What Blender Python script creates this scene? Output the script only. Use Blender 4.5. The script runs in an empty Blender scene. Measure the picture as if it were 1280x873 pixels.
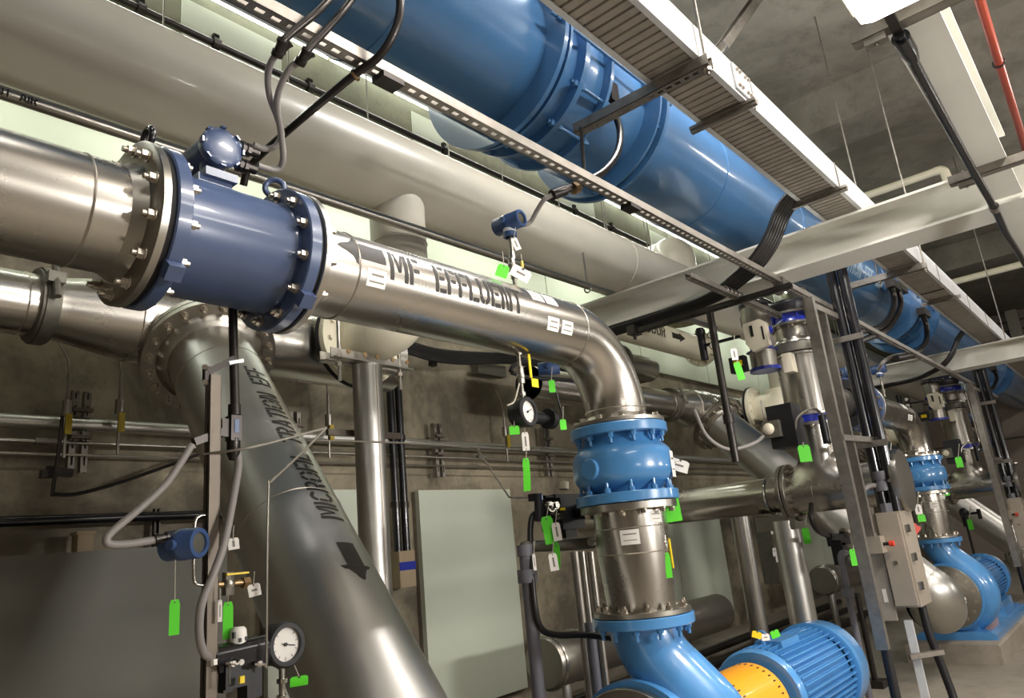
import bpy, bmesh, math, random
from mathutils import Vector, Matrix
random.seed(7)
PI = math.pi
S = bpy.context.scene
C = S.collection
# ------------------------------------------------------------------ camera, light, exposure
H = 1.77                                   # eye height; x runs along the gallery, y towards the back wall
FOC = 914.4                                # focal length in pixels of the 1280 px wide frame
RX = Vector((0.6537336, -0.75079368, -0.09455808))
RY = Vector((0.14308834, 0.24534777, -0.95881708))
RZ = Vector((0.74307342, 0.61328078, 0.2678219))
cd = bpy.data.cameras.new('camera'); cam = bpy.data.objects.new('camera', cd); C.objects.link(cam)
cd.sensor_width = 36.0; cd.lens = FOC * 36.0 / 1280.0; cd.shift_y = -10.0 / 1280.0; cd.clip_start = 0.05; cd.clip_end = 100
m3 = Matrix((RX, -RY, -RZ)).transposed()
cam.matrix_world = Matrix.Translation((0, 0, H)) @ m3.to_4x4()
S.camera = cam
S.view_settings.view_transform = 'Standard'; S.view_settings.look = 'None'
S.view_settings.gamma = 1.0; S.view_settings.use_curve_mapping = False
S.view_settings.exposure = 0.0
w = bpy.data.worlds.new('world'); S.world = w; w.use_nodes = True
w.node_tree.nodes['Background'].inputs[0].default_value = (0.75, 0.8, 0.85, 1)
w.node_tree.nodes['Background'].inputs[1].default_value = 0.02

def V(x, y, z): return Vector((x, y, z + H))           # z measured from eye level
def ray(px, py):
    a, b = (px - 640) / FOC, (py - 426.5) / FOC
    return RX * a + RY * b + RZ
def at(px, py, x=None, y=None, z=None):
    r = ray(px, py)
    t = x / r.x if x is not None else (y / r.y if y is not None else z / r.z)
    return r * t + Vector((0, 0, H))

def lamp(name, loc, sx, sy, power, col, rot=(0, 0, 0)):
    l = bpy.data.lights.new(name, 'AREA'); l.shape = 'RECTANGLE'; l.size = sx; l.size_y = sy
    l.energy = power; l.color = col
    o = bpy.data.objects.new(name, l); C.objects.link(o); o.location = loc; o.rotation_euler = rot
    return o
COOL = (0.95, 1.0, 0.90); WARM = (1.0, 0.94, 0.86); NEUT = (1.0, 0.97, 0.93)
# aisle row of ceiling fixtures (their housings are built further down), strip lights along the back wall
AISLE = [(-3.2, -1.5), (0.0, -1.5), (3.3, -1.5), (6.8, -1.5), (10.6, -1.5), (15.0, -1.5), (20.0, -1.5)]
for i, (lx, ly) in enumerate(AISLE):
    lamp('aisle_lamp', V(lx, ly, 3.90), 1.25, 0.40, [12, 40, 220, 110, 50, 40, 40][i], WARM, (0.25, 0, 0))
lamp('bay_lamp', V(2.09, 0.27, 1.71), 1.2, 0.24, 12, NEUT)
for i, (lx, ly) in enumerate(AISLE):                        # extra upward lamps, added to brighten the ceiling
    lamp('ceiling_fill', V(lx, ly, 4.16), 1.2, 0.15, [8, 30, 90, 60, 30, 20, 20][i], WARM, (PI, 0, 0))
# fill row added out of view, lighting the pipe fronts from below
FRONT_FILL = [(0.8, -4.0), (4.0, -4.0), (7.6, -4.0), (12.5, -4.0)]
for i, (lx, ly) in enumerate(FRONT_FILL):
    lamp('front_fill', V(lx, ly + 0.02, 0.80), 1.25, 0.28, [10, 190, 60, 40][i], NEUT, (1.75, 0, 0)).data.spread = 2.6
OVER = [(0.6, 1.45, 8), (4.4, 1.45, 165)]                     # pair of fixtures under the ceiling above the cable tray
for lx, ly, pw in OVER:
    lamp('tray_lamp', V(lx, ly, 4.62), 1.25, 0.40, pw, NEUT)
STRIP = [(-1.5 + 1.3 * k) for k in range(13)]
for sx_ in STRIP:
    lamp('strip_lamp', V(sx_ + 0.6, 4.90, 4.68), 1.2, 0.08, 9, COOL, (-0.7, 0, 0))
LINING_FILL = [0.6, 2.4, 4.2, 6.0, 8.0, 10.0, 12.0, 14.0, 17.0]  # added lamps, hidden behind the white pipe, that brighten the pale lining
for sx_ in LINING_FILL:
    lamp('lining_fill', V(sx_, 4.45, 3.55), 1.2, 0.07, 8, COOL, (1.25, 0, 0)).data.spread = 2.3

# ------------------------------------------------------------------ materials
def lin(h):
    o = []
    for i in (0, 2, 4):
        c = int(h[i:i + 2], 16) / 255
        o.append(c / 12.92 if c <= 0.04045 else ((c + 0.055) / 1.055) ** 2.4)
    return (*o, 1)
def mat(name, hexcol, rough=0.5, metal=0.0, noise=0.0, nscale=6.0, hex2=None, bump=0.0, bscale=60, coat=0.0, stretch=None, rvar=0.0, spec=None):
    m = bpy.data.materials.new(name); m.use_nodes = True
    nt = m.node_tree; N = nt.nodes; L = nt.links
    b = N['Principled BSDF']
    b.inputs['Roughness'].default_value = rough; b.inputs['Metallic'].default_value = metal
    b.inputs['Coat Weight'].default_value = coat; b.inputs['Coat Roughness'].default_value = 0.08
    if spec is not None: b.inputs['Specular IOR Level'].default_value = spec
    c1 = lin(hexcol)
    b.inputs['Base Color'].default_value = c1
    tc = N.new('ShaderNodeTexCoord'); mp = N.new('ShaderNodeMapping'); L.new(tc.outputs['Object'], mp.inputs[0])
    if stretch: mp.inputs['Scale'].default_value = stretch
    if noise > 0 or rvar > 0:
        nz = N.new('ShaderNodeTexNoise'); nz.inputs['Scale'].default_value = nscale; nz.inputs['Detail'].default_value = 6
        nz.inputs['Roughness'].default_value = 0.62
        L.new(mp.outputs[0], nz.inputs['Vector'])
        if noise > 0:
            mx = N.new('ShaderNodeMix'); mx.data_type = 'RGBA'
            c2 = lin(hex2) if hex2 else tuple(v * (1 - noise) for v in c1[:3]) + (1,)
            mx.inputs[6].default_value = c1; mx.inputs[7].default_value = c2
            rp = N.new('ShaderNodeMapRange'); rp.inputs[1].default_value = 0.38; rp.inputs[2].default_value = 0.66
            L.new(nz.outputs[0], rp.inputs[0]); L.new(rp.outputs[0], mx.inputs[0]); L.new(mx.outputs[2], b.inputs['Base Color'])
        if rvar > 0:
            r2 = N.new('ShaderNodeMapRange'); r2.inputs[3].default_value = rough - rvar; r2.inputs[4].default_value = rough + rvar
            r2.inputs[1].default_value = 0.3; r2.inputs[2].default_value = 0.7
            L.new(nz.outputs[0], r2.inputs[0]); L.new(r2.outputs[0], b.inputs['Roughness'])
    if bump > 0:
        n2 = N.new('ShaderNodeTexNoise'); n2.inputs['Scale'].default_value = bscale; n2.inputs['Detail'].default_value = 4
        L.new(tc.outputs['Object'], n2.inputs['Vector'])
        bp = N.new('ShaderNodeBump'); bp.inputs['Strength'].default_value = bump; bp.inputs['Distance'].default_value = 0.004
        L.new(n2.outputs[0], bp.inputs['Height']); L.new(bp.outputs[0], b.inputs['Normal'])
    return m
def emat(name, col, e):
    m = bpy.data.materials.new(name); m.use_nodes = True; b = m.node_tree.nodes['Principled BSDF']
    b.inputs['Base Color'].default_value = (*col, 1); b.inputs['Emission Color'].default_value = (*col, 1); b.inputs['Emission Strength'].default_value = e
    return m
STEEL = mat('stainless', 'bdb8b0', 0.27, 1.0, 0.10, 1.3, rvar=0.04)
STEELD = mat('stainless_dull', 'aea9a0', 0.34, 1.0, 0.16, 1.6, rvar=0.06)
STEELM = mat('stainless_cabinet', 'b3a89a', 0.42, 0.4, 0.12, 3.0)
STEELG = mat('stainless_matte', 'd0cec9', 0.37, 1.0, 0.12, 1.2, rvar=0.05)
WELD = mat('weld_bead', 'c9c0b4', 0.35, 1.0)
BOLT = mat('bolt_steel', 'c2b9ad', 0.3, 1.0)
BRASS = mat('bronze_fitting', '9c8260', 0.35, 1.0)
GALV = mat('galvanised', '9a948c', 0.45, 0.85, 0.25, 12.0)
GALVW = mat('galvanised_bright', 'e2e4e7', 0.5, 0.35, 0.12, 6.0)
BLUE = mat('valve_blue', '4d8cc6', 0.3, 0.0, 0.12, 4.0, coat=0.5)
BLUEP = mat('main_blue', '4a7cb0', 0.32, 0.0, 0.2, 1.6, coat=0.6)
NAVY = mat('meter_blue', '48587a', 0.32, 0.0, 0.12, 8.0, coat=0.5)
ROYAL = mat('wafer_blue', '1c2c96', 0.3, 0.0, coat=0.5)
TXB = mat('transmitter_blue', '36507e', 0.35, 0.0, coat=0.4)
WPIPE = mat('white_pipe', 'cdc6b6', 0.34, 0.0, 0.08, 1.5, coat=0.35)
IVORY = mat('ivory_pipe', 'e8e1ca', 0.4, 0.0, 0.1, 3.0, coat=0.2)
BEAM = mat('beam_paint', 'cfcdc4', 0.5, 0.0, 0.08, 2.0)
TRAYB = mat('tray_bottom', 'aaa298', 0.5, 0.2, 0.2, 8.0)
BLACK = mat('black', '17161a', 0.45)
BLACKG = mat('black_gloss', '141318', 0.25, coat=0.3)
GASK = mat('gasket', '100f10', 0.8)
CABLE = mat('cable_black', '1d1b1c', 0.38)
CONDD = mat('dark_conduit', '3c3836', 0.32, 0.75, 0.2, 20)
CONDG = mat('grey_conduit', '8c8784', 0.5)
PVCG = mat('pvc_grey', '6d6c74', 0.5)
GREEN = mat('tag_green', '5ce02a', 0.55)
YELLD = mat('dull_yellow', 'a8901a', 0.5)
YELL = mat('handle_yellow', 'f0d012', 0.45)
WHITE = mat('label_white', 'f0ece6', 0.55)
GREY = mat('print_grey', '847d76', 0.7)
DARKT = mat('stencil_black', '2b2722', 0.55, 0.2, 0.4, 30)
PALET = mat('stencil_pale', 'a9c3d8', 0.5)
ORANGE = mat('guard_orange', 'f0a01e', 0.4, coat=0.3)
RED = mat('sprinkler_red', 'a2402c', 0.35, coat=0.4)
REDB = mat('button_red', 'd8402a', 0.4)
CAST = mat('cast_grey', '6d6a60', 0.5, 0.5, 0.2, 20)
STRUTD = mat('dark_strut', '6e655b', 0.5, 0.6, 0.2, 10)  # darker, browner variant of the strut metal
CREAM = mat('cream_plastic', 'd9d0bb', 0.5)
PANELW = mat('panel_pale', 'c0c6b6', 0.42, 0, 0.05, 1.0, coat=0.1)
PANELD = mat('panel_grey', '605e54', 0.5, 0, 0.06, 1.0)
WALLP = mat('wall_pale', 'c6ccb8', 0.6, 0, 0.06, 0.8)
TWINE = mat('string', 'b5b0a0', 0.8)
CARD = mat('cardboard', 'a08e74', 0.8, 0, 0.2, 5)
LENS = emat('diffuser', (1.0, 0.97, 0.9), 7.0)
TUBE = emat('tube', (0.93, 1.0, 0.88), 5.0)
GLASSM = bpy.data.materials.new('gauge_glass'); GLASSM.use_nodes = True
_n = GLASSM.node_tree.nodes; _n.clear(); _o = _n.new('ShaderNodeOutputMaterial'); _mx = _n.new('ShaderNodeMixShader'); _t = _n.new('ShaderNodeBsdfTransparent'); _g = _n.new('ShaderNodeBsdfGlossy')
_g.inputs['Roughness'].default_value = 0.03; _mx.inputs[0].default_value = 0.05
GLASSM.node_tree.links.new(_t.outputs[0], _mx.inputs[1]); GLASSM.node_tree.links.new(_g.outputs[0], _mx.inputs[2]); GLASSM.node_tree.links.new(_mx.outputs[0], _o.inputs[0])
def concrete(name, ca, cb, cc, scale=0.55, bump=0.5, lo=0.36, hi=0.66):
    m = bpy.data.materials.new(name); m.use_nodes = True; nt = m.node_tree; N = nt.nodes; L = nt.links; b = N['Principled BSDF']
    b.inputs['Roughness'].default_value = 0.8
    tc = N.new('ShaderNodeTexCoord')
    n1 = N.new('ShaderNodeTexNoise'); n1.inputs['Scale'].default_value = scale; n1.inputs['Detail'].default_value = 8; n1.inputs['Roughness'].default_value = 0.65; n1.inputs['Distortion'].default_value = 0.6
    n2 = N.new('ShaderNodeTexNoise'); n2.inputs['Scale'].default_value = scale * 7; n2.inputs['Detail'].default_value = 7; n2.inputs['Roughness'].default_value = 0.7
    L.new(tc.outputs['Object'], n1.inputs['Vector']); L.new(tc.outputs['Object'], n2.inputs['Vector'])
    r = N.new('ShaderNodeValToRGB'); r.color_ramp.elements[0].position = lo; r.color_ramp.elements[1].position = hi
    r.color_ramp.elements[0].color = lin(ca); r.color_ramp.elements[1].color = lin(cb)
    mx = N.new('ShaderNodeMix'); mx.data_type = 'RGBA'; mx.inputs[7].default_value = lin(cc)
    mr = N.new('ShaderNodeMapRange'); mr.inputs[1].default_value = 0.5; mr.inputs[2].default_value = 0.72; mr.inputs[4].default_value = 0.55
    L.new(n1.outputs[0], r.inputs[0]); L.new(n2.outputs[0], mr.inputs[0]); L.new(mr.outputs[0], mx.inputs[0]); L.new(r.outputs[0], mx.inputs[6])
    L.new(mx.outputs[2], b.inputs['Base Color'])
    bp = N.new('ShaderNodeBump'); bp.inputs['Strength'].default_value = bump; bp.inputs['Distance'].default_value = 0.01
    L.new(n2.outputs[0], bp.inputs['Height']); L.new(bp.outputs[0], b.inputs['Normal'])
    return m
CONC = concrete('concrete_wall', '5a5245', '8f8570', '453f35', 0.7, lo=.42, hi=.58)
CONCG = concrete('concrete_girder', '6a6b55', '7d7c66', '55564a', 0.9)
FARW = mat('far_wall', 'b3a69c', 0.6, 0, 0.08, 0.6)
DUSK = mat('dusk_glass', '5a5c86', 0.2)
CONCC = concrete('concrete_ceiling', '6f6a60', '9a948a', '57534b', 0.5)
CONCF = concrete('concrete_floor', '8a8276', '9c9488', '736c62', 0.7, 0.2)
CONCP = concrete('concrete_plinth', '8f867a', 'a39a8d', '776f64', 1.2, 0.3)

# ------------------------------------------------------------------ mesh helpers
def frame(ax, ref=None):
    ax = Vector(ax).normalized()
    r = Vector(ref) if ref else (Vector((0, 0, 1)) if abs(ax.z) < 0.9 else Vector((1, 0, 0)))
    u = r.cross(ax)
    if u.length < 1e-6: u = Vector((0, 1, 0)).cross(ax)
    u.normalize(); v = ax.cross(u).normalized()
    return ax, u, v
def smooth(pts, k=6):
    P = [Vector(p) for p in pts]
    if len(P) < 3: return P
    Q = [2 * P[0] - P[1]] + P + [2 * P[-1] - P[-2]]; out = []
    for i in range(1, len(Q) - 2):
        a, b, c, d = Q[i - 1:i + 3]
        for j in range(k):
            t = j / k
            out.append(0.5 * ((2 * b) + (c - a) * t + (2 * a - 5 * b + 4 * c - d) * t * t + (3 * b - a - 3 * c + d) * t ** 3))
    out.append(P[-1]); return out
class MB:
    def __init__(s): s.v = []; s.f = []
    def add(s, v, f):
        n = len(s.v); s.v += [Vector(p) for p in v]; s.f += [tuple(i + n for i in q) for q in f]; return s
    def box(s, c, sx, sy, sz, rot=None):
        c = Vector(c); R = rot or Matrix.Identity(3)
        v = [c + R @ Vector((a * sx / 2, b * sy / 2, d * sz / 2)) for a in (-1, 1) for b in (-1, 1) for d in (-1, 1)]
        return s.add(v, [(0, 1, 3, 2), (4, 6, 7, 5), (0, 4, 5, 1), (2, 3, 7, 6), (0, 2, 6, 4), (1, 5, 7, 3)])
    def box2(s, a, b):
        a, b = Vector(a), Vector(b); d = b - a
        return s.box((a + b) / 2, abs(d.x), abs(d.y), abs(d.z))
    def prism(s, poly, p0, p1, up=(0, 0, 1)):
        p0, p1 = Vector(p0), Vector(p1); ax = (p1 - p0).normalized()
        up = Vector(up); side = ax.cross(up).normalized(); up2 = side.cross(ax).normalized()
        n = len(poly)
        v = [p + side * a + up2 * b for p in (p0, p1) for a, b in poly]
        f = [(i, (i + 1) % n, n + (i + 1) % n, n + i) for i in range(n)] + [tuple(range(n))[::-1], tuple(range(n, 2 * n))]
        return s.add(v, f)
    def bar(s, p0, p1, w, h, up=(0, 0, 1)):
        return s.prism([(-w / 2, -h / 2), (w / 2, -h / 2), (w / 2, h / 2), (-w / 2, h / 2)], p0, p1, up)
    def lathe(s, prof, o, ax, n=40, ref=None, close=False):
        o = Vector(o); ax, u, v = frame(ax, ref); k = len(prof); vs = []
        for t, r in prof:
            for i in range(n):
                a = 2 * PI * i / n; vs.append(o + ax * t + (u * math.cos(a) + v * math.sin(a)) * r)
        fs = []
        for j in range(k if close else k - 1):
            j2 = (j + 1) % k
            for i in range(n):
                i2 = (i + 1) % n; fs.append((j * n + i, j * n + i2, j2 * n + i2, j2 * n + i))
        return s.add(vs, fs)
    def cyl(s, p0, p1, r, r2=None, n=24):
        p0, p1 = Vector(p0), Vector(p1); L = (p1 - p0).length; r2 = r if r2 is None else r2
        return s.lathe([(0, 0), (0, r), (L, r2), (L, 0)], p0, p1 - p0, n)
    def ring(s, o, ax, t0, t1, ri, ro, n=48):
        return s.lathe([(t0, ri), (t0, ro), (t1, ro), (t1, ri)], o, ax, n, close=True)
    def disc(s, o, ax, t0, t1, ro, n=48, bev=0.004):
        return s.lathe([(t0, 0), (t0, ro - bev), (t0 + bev, ro), (t1 - bev, ro), (t1, ro - bev), (t1, 0)], o, ax, n)
    def tube(s, pts, r, n=12, k=6, cap=True):
        P = smooth(pts, k) if k > 1 else [Vector(p) for p in pts]
        m = len(P); rs = r if isinstance(r, (list, tuple)) else None
        def rad(i):
            if not rs: return r
            x = i / (m - 1) * (len(rs) - 1); a = int(min(x, len(rs) - 2)); return rs[a] * (1 - (x - a)) + rs[a + 1] * (x - a)
        T = [(P[min(i + 1, m - 1)] - P[max(i - 1, 0)]).normalized() for i in range(m)]
        _, u, _ = frame(T[0]); vs = []
        for i in range(m):
            u = (u - T[i] * u.dot(T[i])).normalized(); v = T[i].cross(u)
            for j in range(n):
                a = 2 * PI * j / n; vs.append(P[i] + (u * math.cos(a) + v * math.sin(a)) * rad(i))
        fs = [(i * n + j, i * n + (j + 1) % n, (i + 1) * n + (j + 1) % n, (i + 1) * n + j) for i in range(m - 1) for j in range(n)]
        if cap: fs += [tuple(range(n))[::-1], tuple(range((m - 1) * n, m * n))]
        return s.add(vs, fs)
    def torus(s, c, ax, R, r, n=28, k=10, a0=0, a1=2 * PI):
        ax, u, v = frame(ax); c = Vector(c); full = abs(a1 - a0 - 2 * PI) < 1e-6
        pts = [c + (u * math.cos(a0 + (a1 - a0) * i / n) + v * math.sin(a0 + (a1 - a0) * i / n)) * R for i in range(n + 1)]
        return s.tube(pts, r, k, 1, cap=not full)
    def sphere(s, c, r, n=20, sc=(1, 1, 1)):
        c = Vector(c); k = n // 2
        vs = []; fs = []
        for j in range(k + 1):
            b = PI * j / k - PI / 2
            for i in range(n):
                a = 2 * PI * i / n; vs.append(c + Vector((sc[0] * math.cos(a) * math.cos(b), sc[1] * math.sin(a) * math.cos(b), sc[2] * math.sin(b))) * r)
        for j in range(k):
            for i in range(n):
                fs.append((j * n + i, j * n + (i + 1) % n, (j + 1) * n + (i + 1) % n, (j + 1) * n + i))
        return s.add(vs, fs)
    def arc(s, c, ax0, ax1, R, r, a0=0.0, a1=PI / 2, n=32, k=16):
        c = Vector(c); e0, e1 = Vector(ax0), Vector(ax1)
        return s.tube([c + (e0 * math.cos(a0 + (a1 - a0) * i / k) + e1 * math.sin(a0 + (a1 - a0) * i / k)) * R for i in range(k + 1)], r, n, 1, cap=False)
    def mesh(s, name, m, angle=38, flat=False):
        me = bpy.data.meshes.new(name); me.from_pydata([tuple(p) for p in s.v], [], s.f)
        bm = bmesh.new(); bm.from_mesh(me); bmesh.ops.remove_doubles(bm, verts=bm.verts, dist=2e-5)
        bmesh.ops.dissolve_degenerate(bm, edges=bm.edges, dist=1e-6)
        bmesh.ops.recalc_face_normals(bm, faces=bm.faces); bm.to_mesh(me); bm.free()
        if m: me.materials.append(m)
        if not flat:
            me.polygons.foreach_set('use_smooth', [True] * len(me.polygons)); me.set_sharp_from_angle(angle=math.radians(angle))
        return me
    def build(s, name, m, parent=None, label=None, **kw):
        o = bpy.data.objects.new(name, s.mesh(name, m, **kw)); C.objects.link(o)
        if parent:
            o.parent = parent; o.matrix_parent_inverse = winv(parent)
        if label: o['label'] = label
        return o
def wloc(o):
    p = Vector(o.location) if o.type == 'EMPTY' else Vector((0, 0, 0))
    return p
def winv(o):
    while o.parent and o.type != 'EMPTY': o = o.parent
    return Matrix.Translation(-Vector(o.location)) if o.type == 'EMPTY' else Matrix.Identity(4)
def part(mb, name, m, parent, label=None, **kw):
    """child of an Empty (thing) or, one level deeper, of a part"""
    o = bpy.data.objects.new(name, mb.mesh(name, m, **kw)); C.objects.link(o)
    o.parent = parent
    o.matrix_parent_inverse = Matrix.Translation(-Vector(parent.location)) if parent.type == 'EMPTY' else Matrix.Identity(4)
    if label: o['label'] = label
    return o
def thing(name, label, cat, loc, group=None):
    o = bpy.data.objects.new(name, None); C.objects.link(o); o.location = loc; o.empty_display_size = 0.05
    o['label'] = label; o['category'] = cat
    if group: o['group'] = group
    return o
def solo(mb, name, m, label, cat, group=None, **kw):
    o = mb.build(name, m, None, **kw); o['label'] = label; o['category'] = cat
    if group: o['group'] = group
    return o
def struct(mb, name, m):
    o = mb.build(name, m); o['kind'] = 'structure'; return o
def dup(root, off, label, group=None, skip=()):
    r = root.copy(); C.objects.link(r); r.location = Vector(root.location) + Vector(off); r['label'] = label
    if group: r['group'] = group
    for ch in list(root.children):
        if ch.name.split('.')[0] in skip: continue
        c = ch.copy(); C.objects.link(c); c.parent = r; c.matrix_parent_inverse = ch.matrix_parent_inverse.copy()
        for g in list(ch.children):
            d = g.copy(); C.objects.link(d); d.parent = c; d.matrix_parent_inverse = g.matrix_parent_inverse.copy()
    return r
_bm = {}
def bolt_mesh(r, m, stud):
    key = (round(r, 4), m.name, round(stud, 3))
    if key not in _bm:
        b = MB(); b.cyl((0, 0, 0), (0, 0, r * 0.25), r * 1.35, n=14); b.cyl((0, 0, r * 0.25), (0, 0, r * 1.45), r * 1.05, n=6)
        if stud: b.cyl((0, 0, r * 1.45), (0, 0, r * 1.45 + stud), r * 0.6, n=10)
        _bm[key] = b.mesh('bolt', m)
    return _bm[key]
def bolts(parent, c, ax, R, n, r, m=None, stud=0.0, ph=0.0, ref=None, sel=None, name='bolt'):
    m = m or BOLT; ax, u, v = frame(ax, ref); me = bolt_mesh(r, m, stud)
    rot = Matrix((u, v, ax)).transposed().to_4x4()
    pin = Matrix.Translation(-Vector(parent.location)) if parent.type == 'EMPTY' else Matrix.Identity(4)
    for i in range(n):
        if sel and i not in sel: continue
        a = 2 * PI * (i + ph) / n
        o = bpy.data.objects.new(name, me); C.objects.link(o); o.parent = parent; o.matrix_parent_inverse = pin
        o.matrix_basis = Matrix.Translation(Vector(c) + (u * math.cos(a) + v * math.sin(a)) * R) @ rot
def saddle(mb, o, ax, up, R, r, f, n=40, k=6):
    """smooth fillet where a branch (radius r, along up) leaves a pipe (radius R, along ax)"""
    o = Vector(o); ax = Vector(ax).normalized(); up = Vector(up).normalized(); sd = ax.cross(up); vs = []
    for j in range(k + 1):
        t = j / k * PI / 2
        for i in range(n):
            a = 2 * PI * i / n; rho = r + f * (1 - math.cos(t)) ; q = min(abs(rho * math.sin(a)), R * 0.985); h0 = math.sqrt(R * R - q * q)
            y = math.copysign(min(abs(rho * math.sin(a)), R * 0.985), math.sin(a))
            vs.append(o + ax * (rho * math.cos(a)) + sd * y + up * (h0 + f * (1 - math.sin(t)) * (0.5 + 0.5 * h0 / R)))
    return mb.add(vs, [(j * n + i, j * n + (i + 1) % n, (j + 1) * n + (i + 1) % n, (j + 1) * n + i) for j in range(k) for i in range(n)])
XA = Vector((1, 0, 0)); YA = Vector((0, 1, 0)); ZA = Vector((0, 0, 1))

# stencil lettering: each letter is strokes of even width with the bridges of a cut stencil left open
_W = 0.15
def _ring(cx, cy, rx, ry, a0, a1, n=10):
    o = []
    for i in range(n):
        q = []
        for k, a in ((1, i), (1, i + 1), (0, i + 1), (0, i)):
            t = math.radians(a0 + (a1 - a0) * a / n); f = 1 if k else 0
            q.append((cx + math.cos(t) * (rx - (0 if f else _W)), cy + math.sin(t) * (ry - (0 if f else _W))))
        o.append(q)
    return o
def _bar(x0, y0, x1, y1): return [[(x0, y0), (x1, y0), (x1, y1), (x0, y1)]]
def _dia(x0, x1, y0=0.0, y1=1.0, w=_W): return [[(x0, y0), (x0 + w, y0), (x1 + w, y1), (x1, y1)]]
_E = _bar(0, 0, _W, 1) + _bar(.2, 0, .5, _W) + _bar(.2, .85, .5, 1)
GLY = {
 'E': (_E + _bar(.2, .43, .44, .57), .56), 'F': (_bar(0, 0, _W, 1) + _bar(.2, .85, .5, 1) + _bar(.2, .43, .44, .57), .54),
 'L': (_bar(0, 0, _W, 1) + _bar(.2, 0, .5, _W), .54), 'T': (_bar(.2, 0, .35, 1) + _bar(0, .85, .16, 1) + _bar(.39, .85, .55, 1), .6),
 'M': (_bar(0, 0, _W, 1) + _bar(.6, 0, .75, 1) + _dia(.335, .17, .3, .97, .1) + _dia(.35, .5, .3, .97, .1), .82),
 'N': (_bar(0, 0, _W, 1) + _bar(.45, 0, .6, 1) + _dia(.30, .17, .02, .98, .12), .68), 'I': (_bar(0, 0, _W, 1), .24),
 'U': (_bar(0, .3, _W, 1) + _bar(.4, .3, .55, 1) + _ring(.275, .3, .275, .3, 185, 262, 6) + _ring(.275, .3, .275, .3, 278, 355, 6), .63),
 'C': (_ring(.3, .7, .3, .3, 20, 170, 8) + _bar(0, .32, _W, .68) + _ring(.3, .3, .3, .3, 190, 340, 8), .66),
 'O': (_ring(.3, .68, .3, .32, 8, 82, 6) + _ring(.3, .68, .3, .32, 98, 172, 6) + _ring(.3, .32, .3, .32, 188, 262, 6) + _ring(.3, .32, .3, .32, 278, 352, 6) + _bar(0, .36, _W, .64) + _bar(.45, .36, .6, .64), .68),
 'R': (_bar(0, 0, _W, 1) + _bar(.2, .85, .32, 1) + _bar(.2, .42, .32, .57) + _ring(.3, .71, .25, .29, -88, 88, 8) + _dia(.4, .24, 0, .40), .62),
 'A': (_dia(0, .21) + _dia(.47, .26) + _bar(.24, .24, .39, .36), .68),
 'S': (_ring(.28, .72, .28, .28, 20, 250, 10) + _ring(.28, .28, .28, .28, 200, 430, 10), .62),
 'V': (_dia(.21, 0, 0, 1) + _dia(.26, .47, 0, 1), .68), 'D': (_bar(0, 0, _W, 1) + _ring(.22, .5, .36, .5, -85, 85, 8), .64),
 'B': (_bar(0, 0, _W, 1) + _ring(.22, .74, .3, .26, -90, 90, 7) + _ring(.22, .27, .34, .27, -90, 90, 7), .62),
 'K': (_bar(0, 0, _W, 1) + _dia(.2, .42, .45, 1) + _dia(.44, .22, 0, .5), .64), 'W': (_dia(.14, 0, 0, 1, .13) + _dia(.2, .36, 0, .9, .1) + _dia(.5, .36, 0, .9, .1) + _dia(.58, .72, 0, 1, .13), .92),
 'H': (_bar(0, 0, _W, 1) + _bar(.4, 0, .55, 1) + _bar(.2, .43, .36, .57), .63), ' ': ([], .62)}
_txt = {}
def text2d(t):
    """lettering of unit height, every stroke sliced so that it can follow a pipe; returns verts, faces"""
    if t in _txt: return _txt[t]
    v = []; f = []; x = 0.0
    for ch in t:
        qs, wd = GLY[ch]
        for q in qs:
            n = max(1, int(max(abs(q[2][1] - q[1][1]), abs(q[3][1] - q[0][1])) / 0.09)); b = len(v)
            for i in range(n + 1):
                k = i / n
                v.append((x + q[0][0] * (1 - k) + q[3][0] * k, q[0][1] * (1 - k) + q[3][1] * k)); v.append((x + q[1][0] * (1 - k) + q[2][0] * k, q[1][1] * (1 - k) + q[2][1] * k))
            f += [(b + 2 * i, b + 2 * i + 1, b + 2 * i + 3, b + 2 * i + 2) for i in range(n)]
        x += wd
    _txt[t] = (v, f); return v, f
def wrap(mb, v2, f2, o, ax, up, r, s0, height, ang0, eps=0.0015, width=1.0):
    """lay flat lettering on a pipe: x runs along ax from s0, y goes round the pipe (towards up); ang0 = angle of the lettering's foot"""
    o = Vector(o); ax = Vector(ax).normalized(); up = Vector(up).normalized(); side = ax.cross(up).normalized()
    R = r + eps; out = []
    for x, y, *_ in v2:
        a = ang0 + y * height / r
        out.append(o + ax * (s0 + x * height * width) + (side * math.cos(a) + up * math.sin(a)) * R)
    mb.add(out, f2)
def patch(mb, o, ax, up, r, s0, s1, a0, a1, eps=0.0012, n=6):
    o = Vector(o); ax = Vector(ax).normalized(); up = Vector(up).normalized(); side = ax.cross(up).normalized()
    vs = []
    for i in range(n + 1):
        a = a0 + (a1 - a0) * i / n
        for q in (s0, s1): vs.append(o + ax * q + (side * math.cos(a) + up * math.sin(a)) * (r + eps))
    mb.add(vs, [(2 * i, 2 * i + 1, 2 * i + 3, 2 * i + 2) for i in range(n)])
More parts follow.
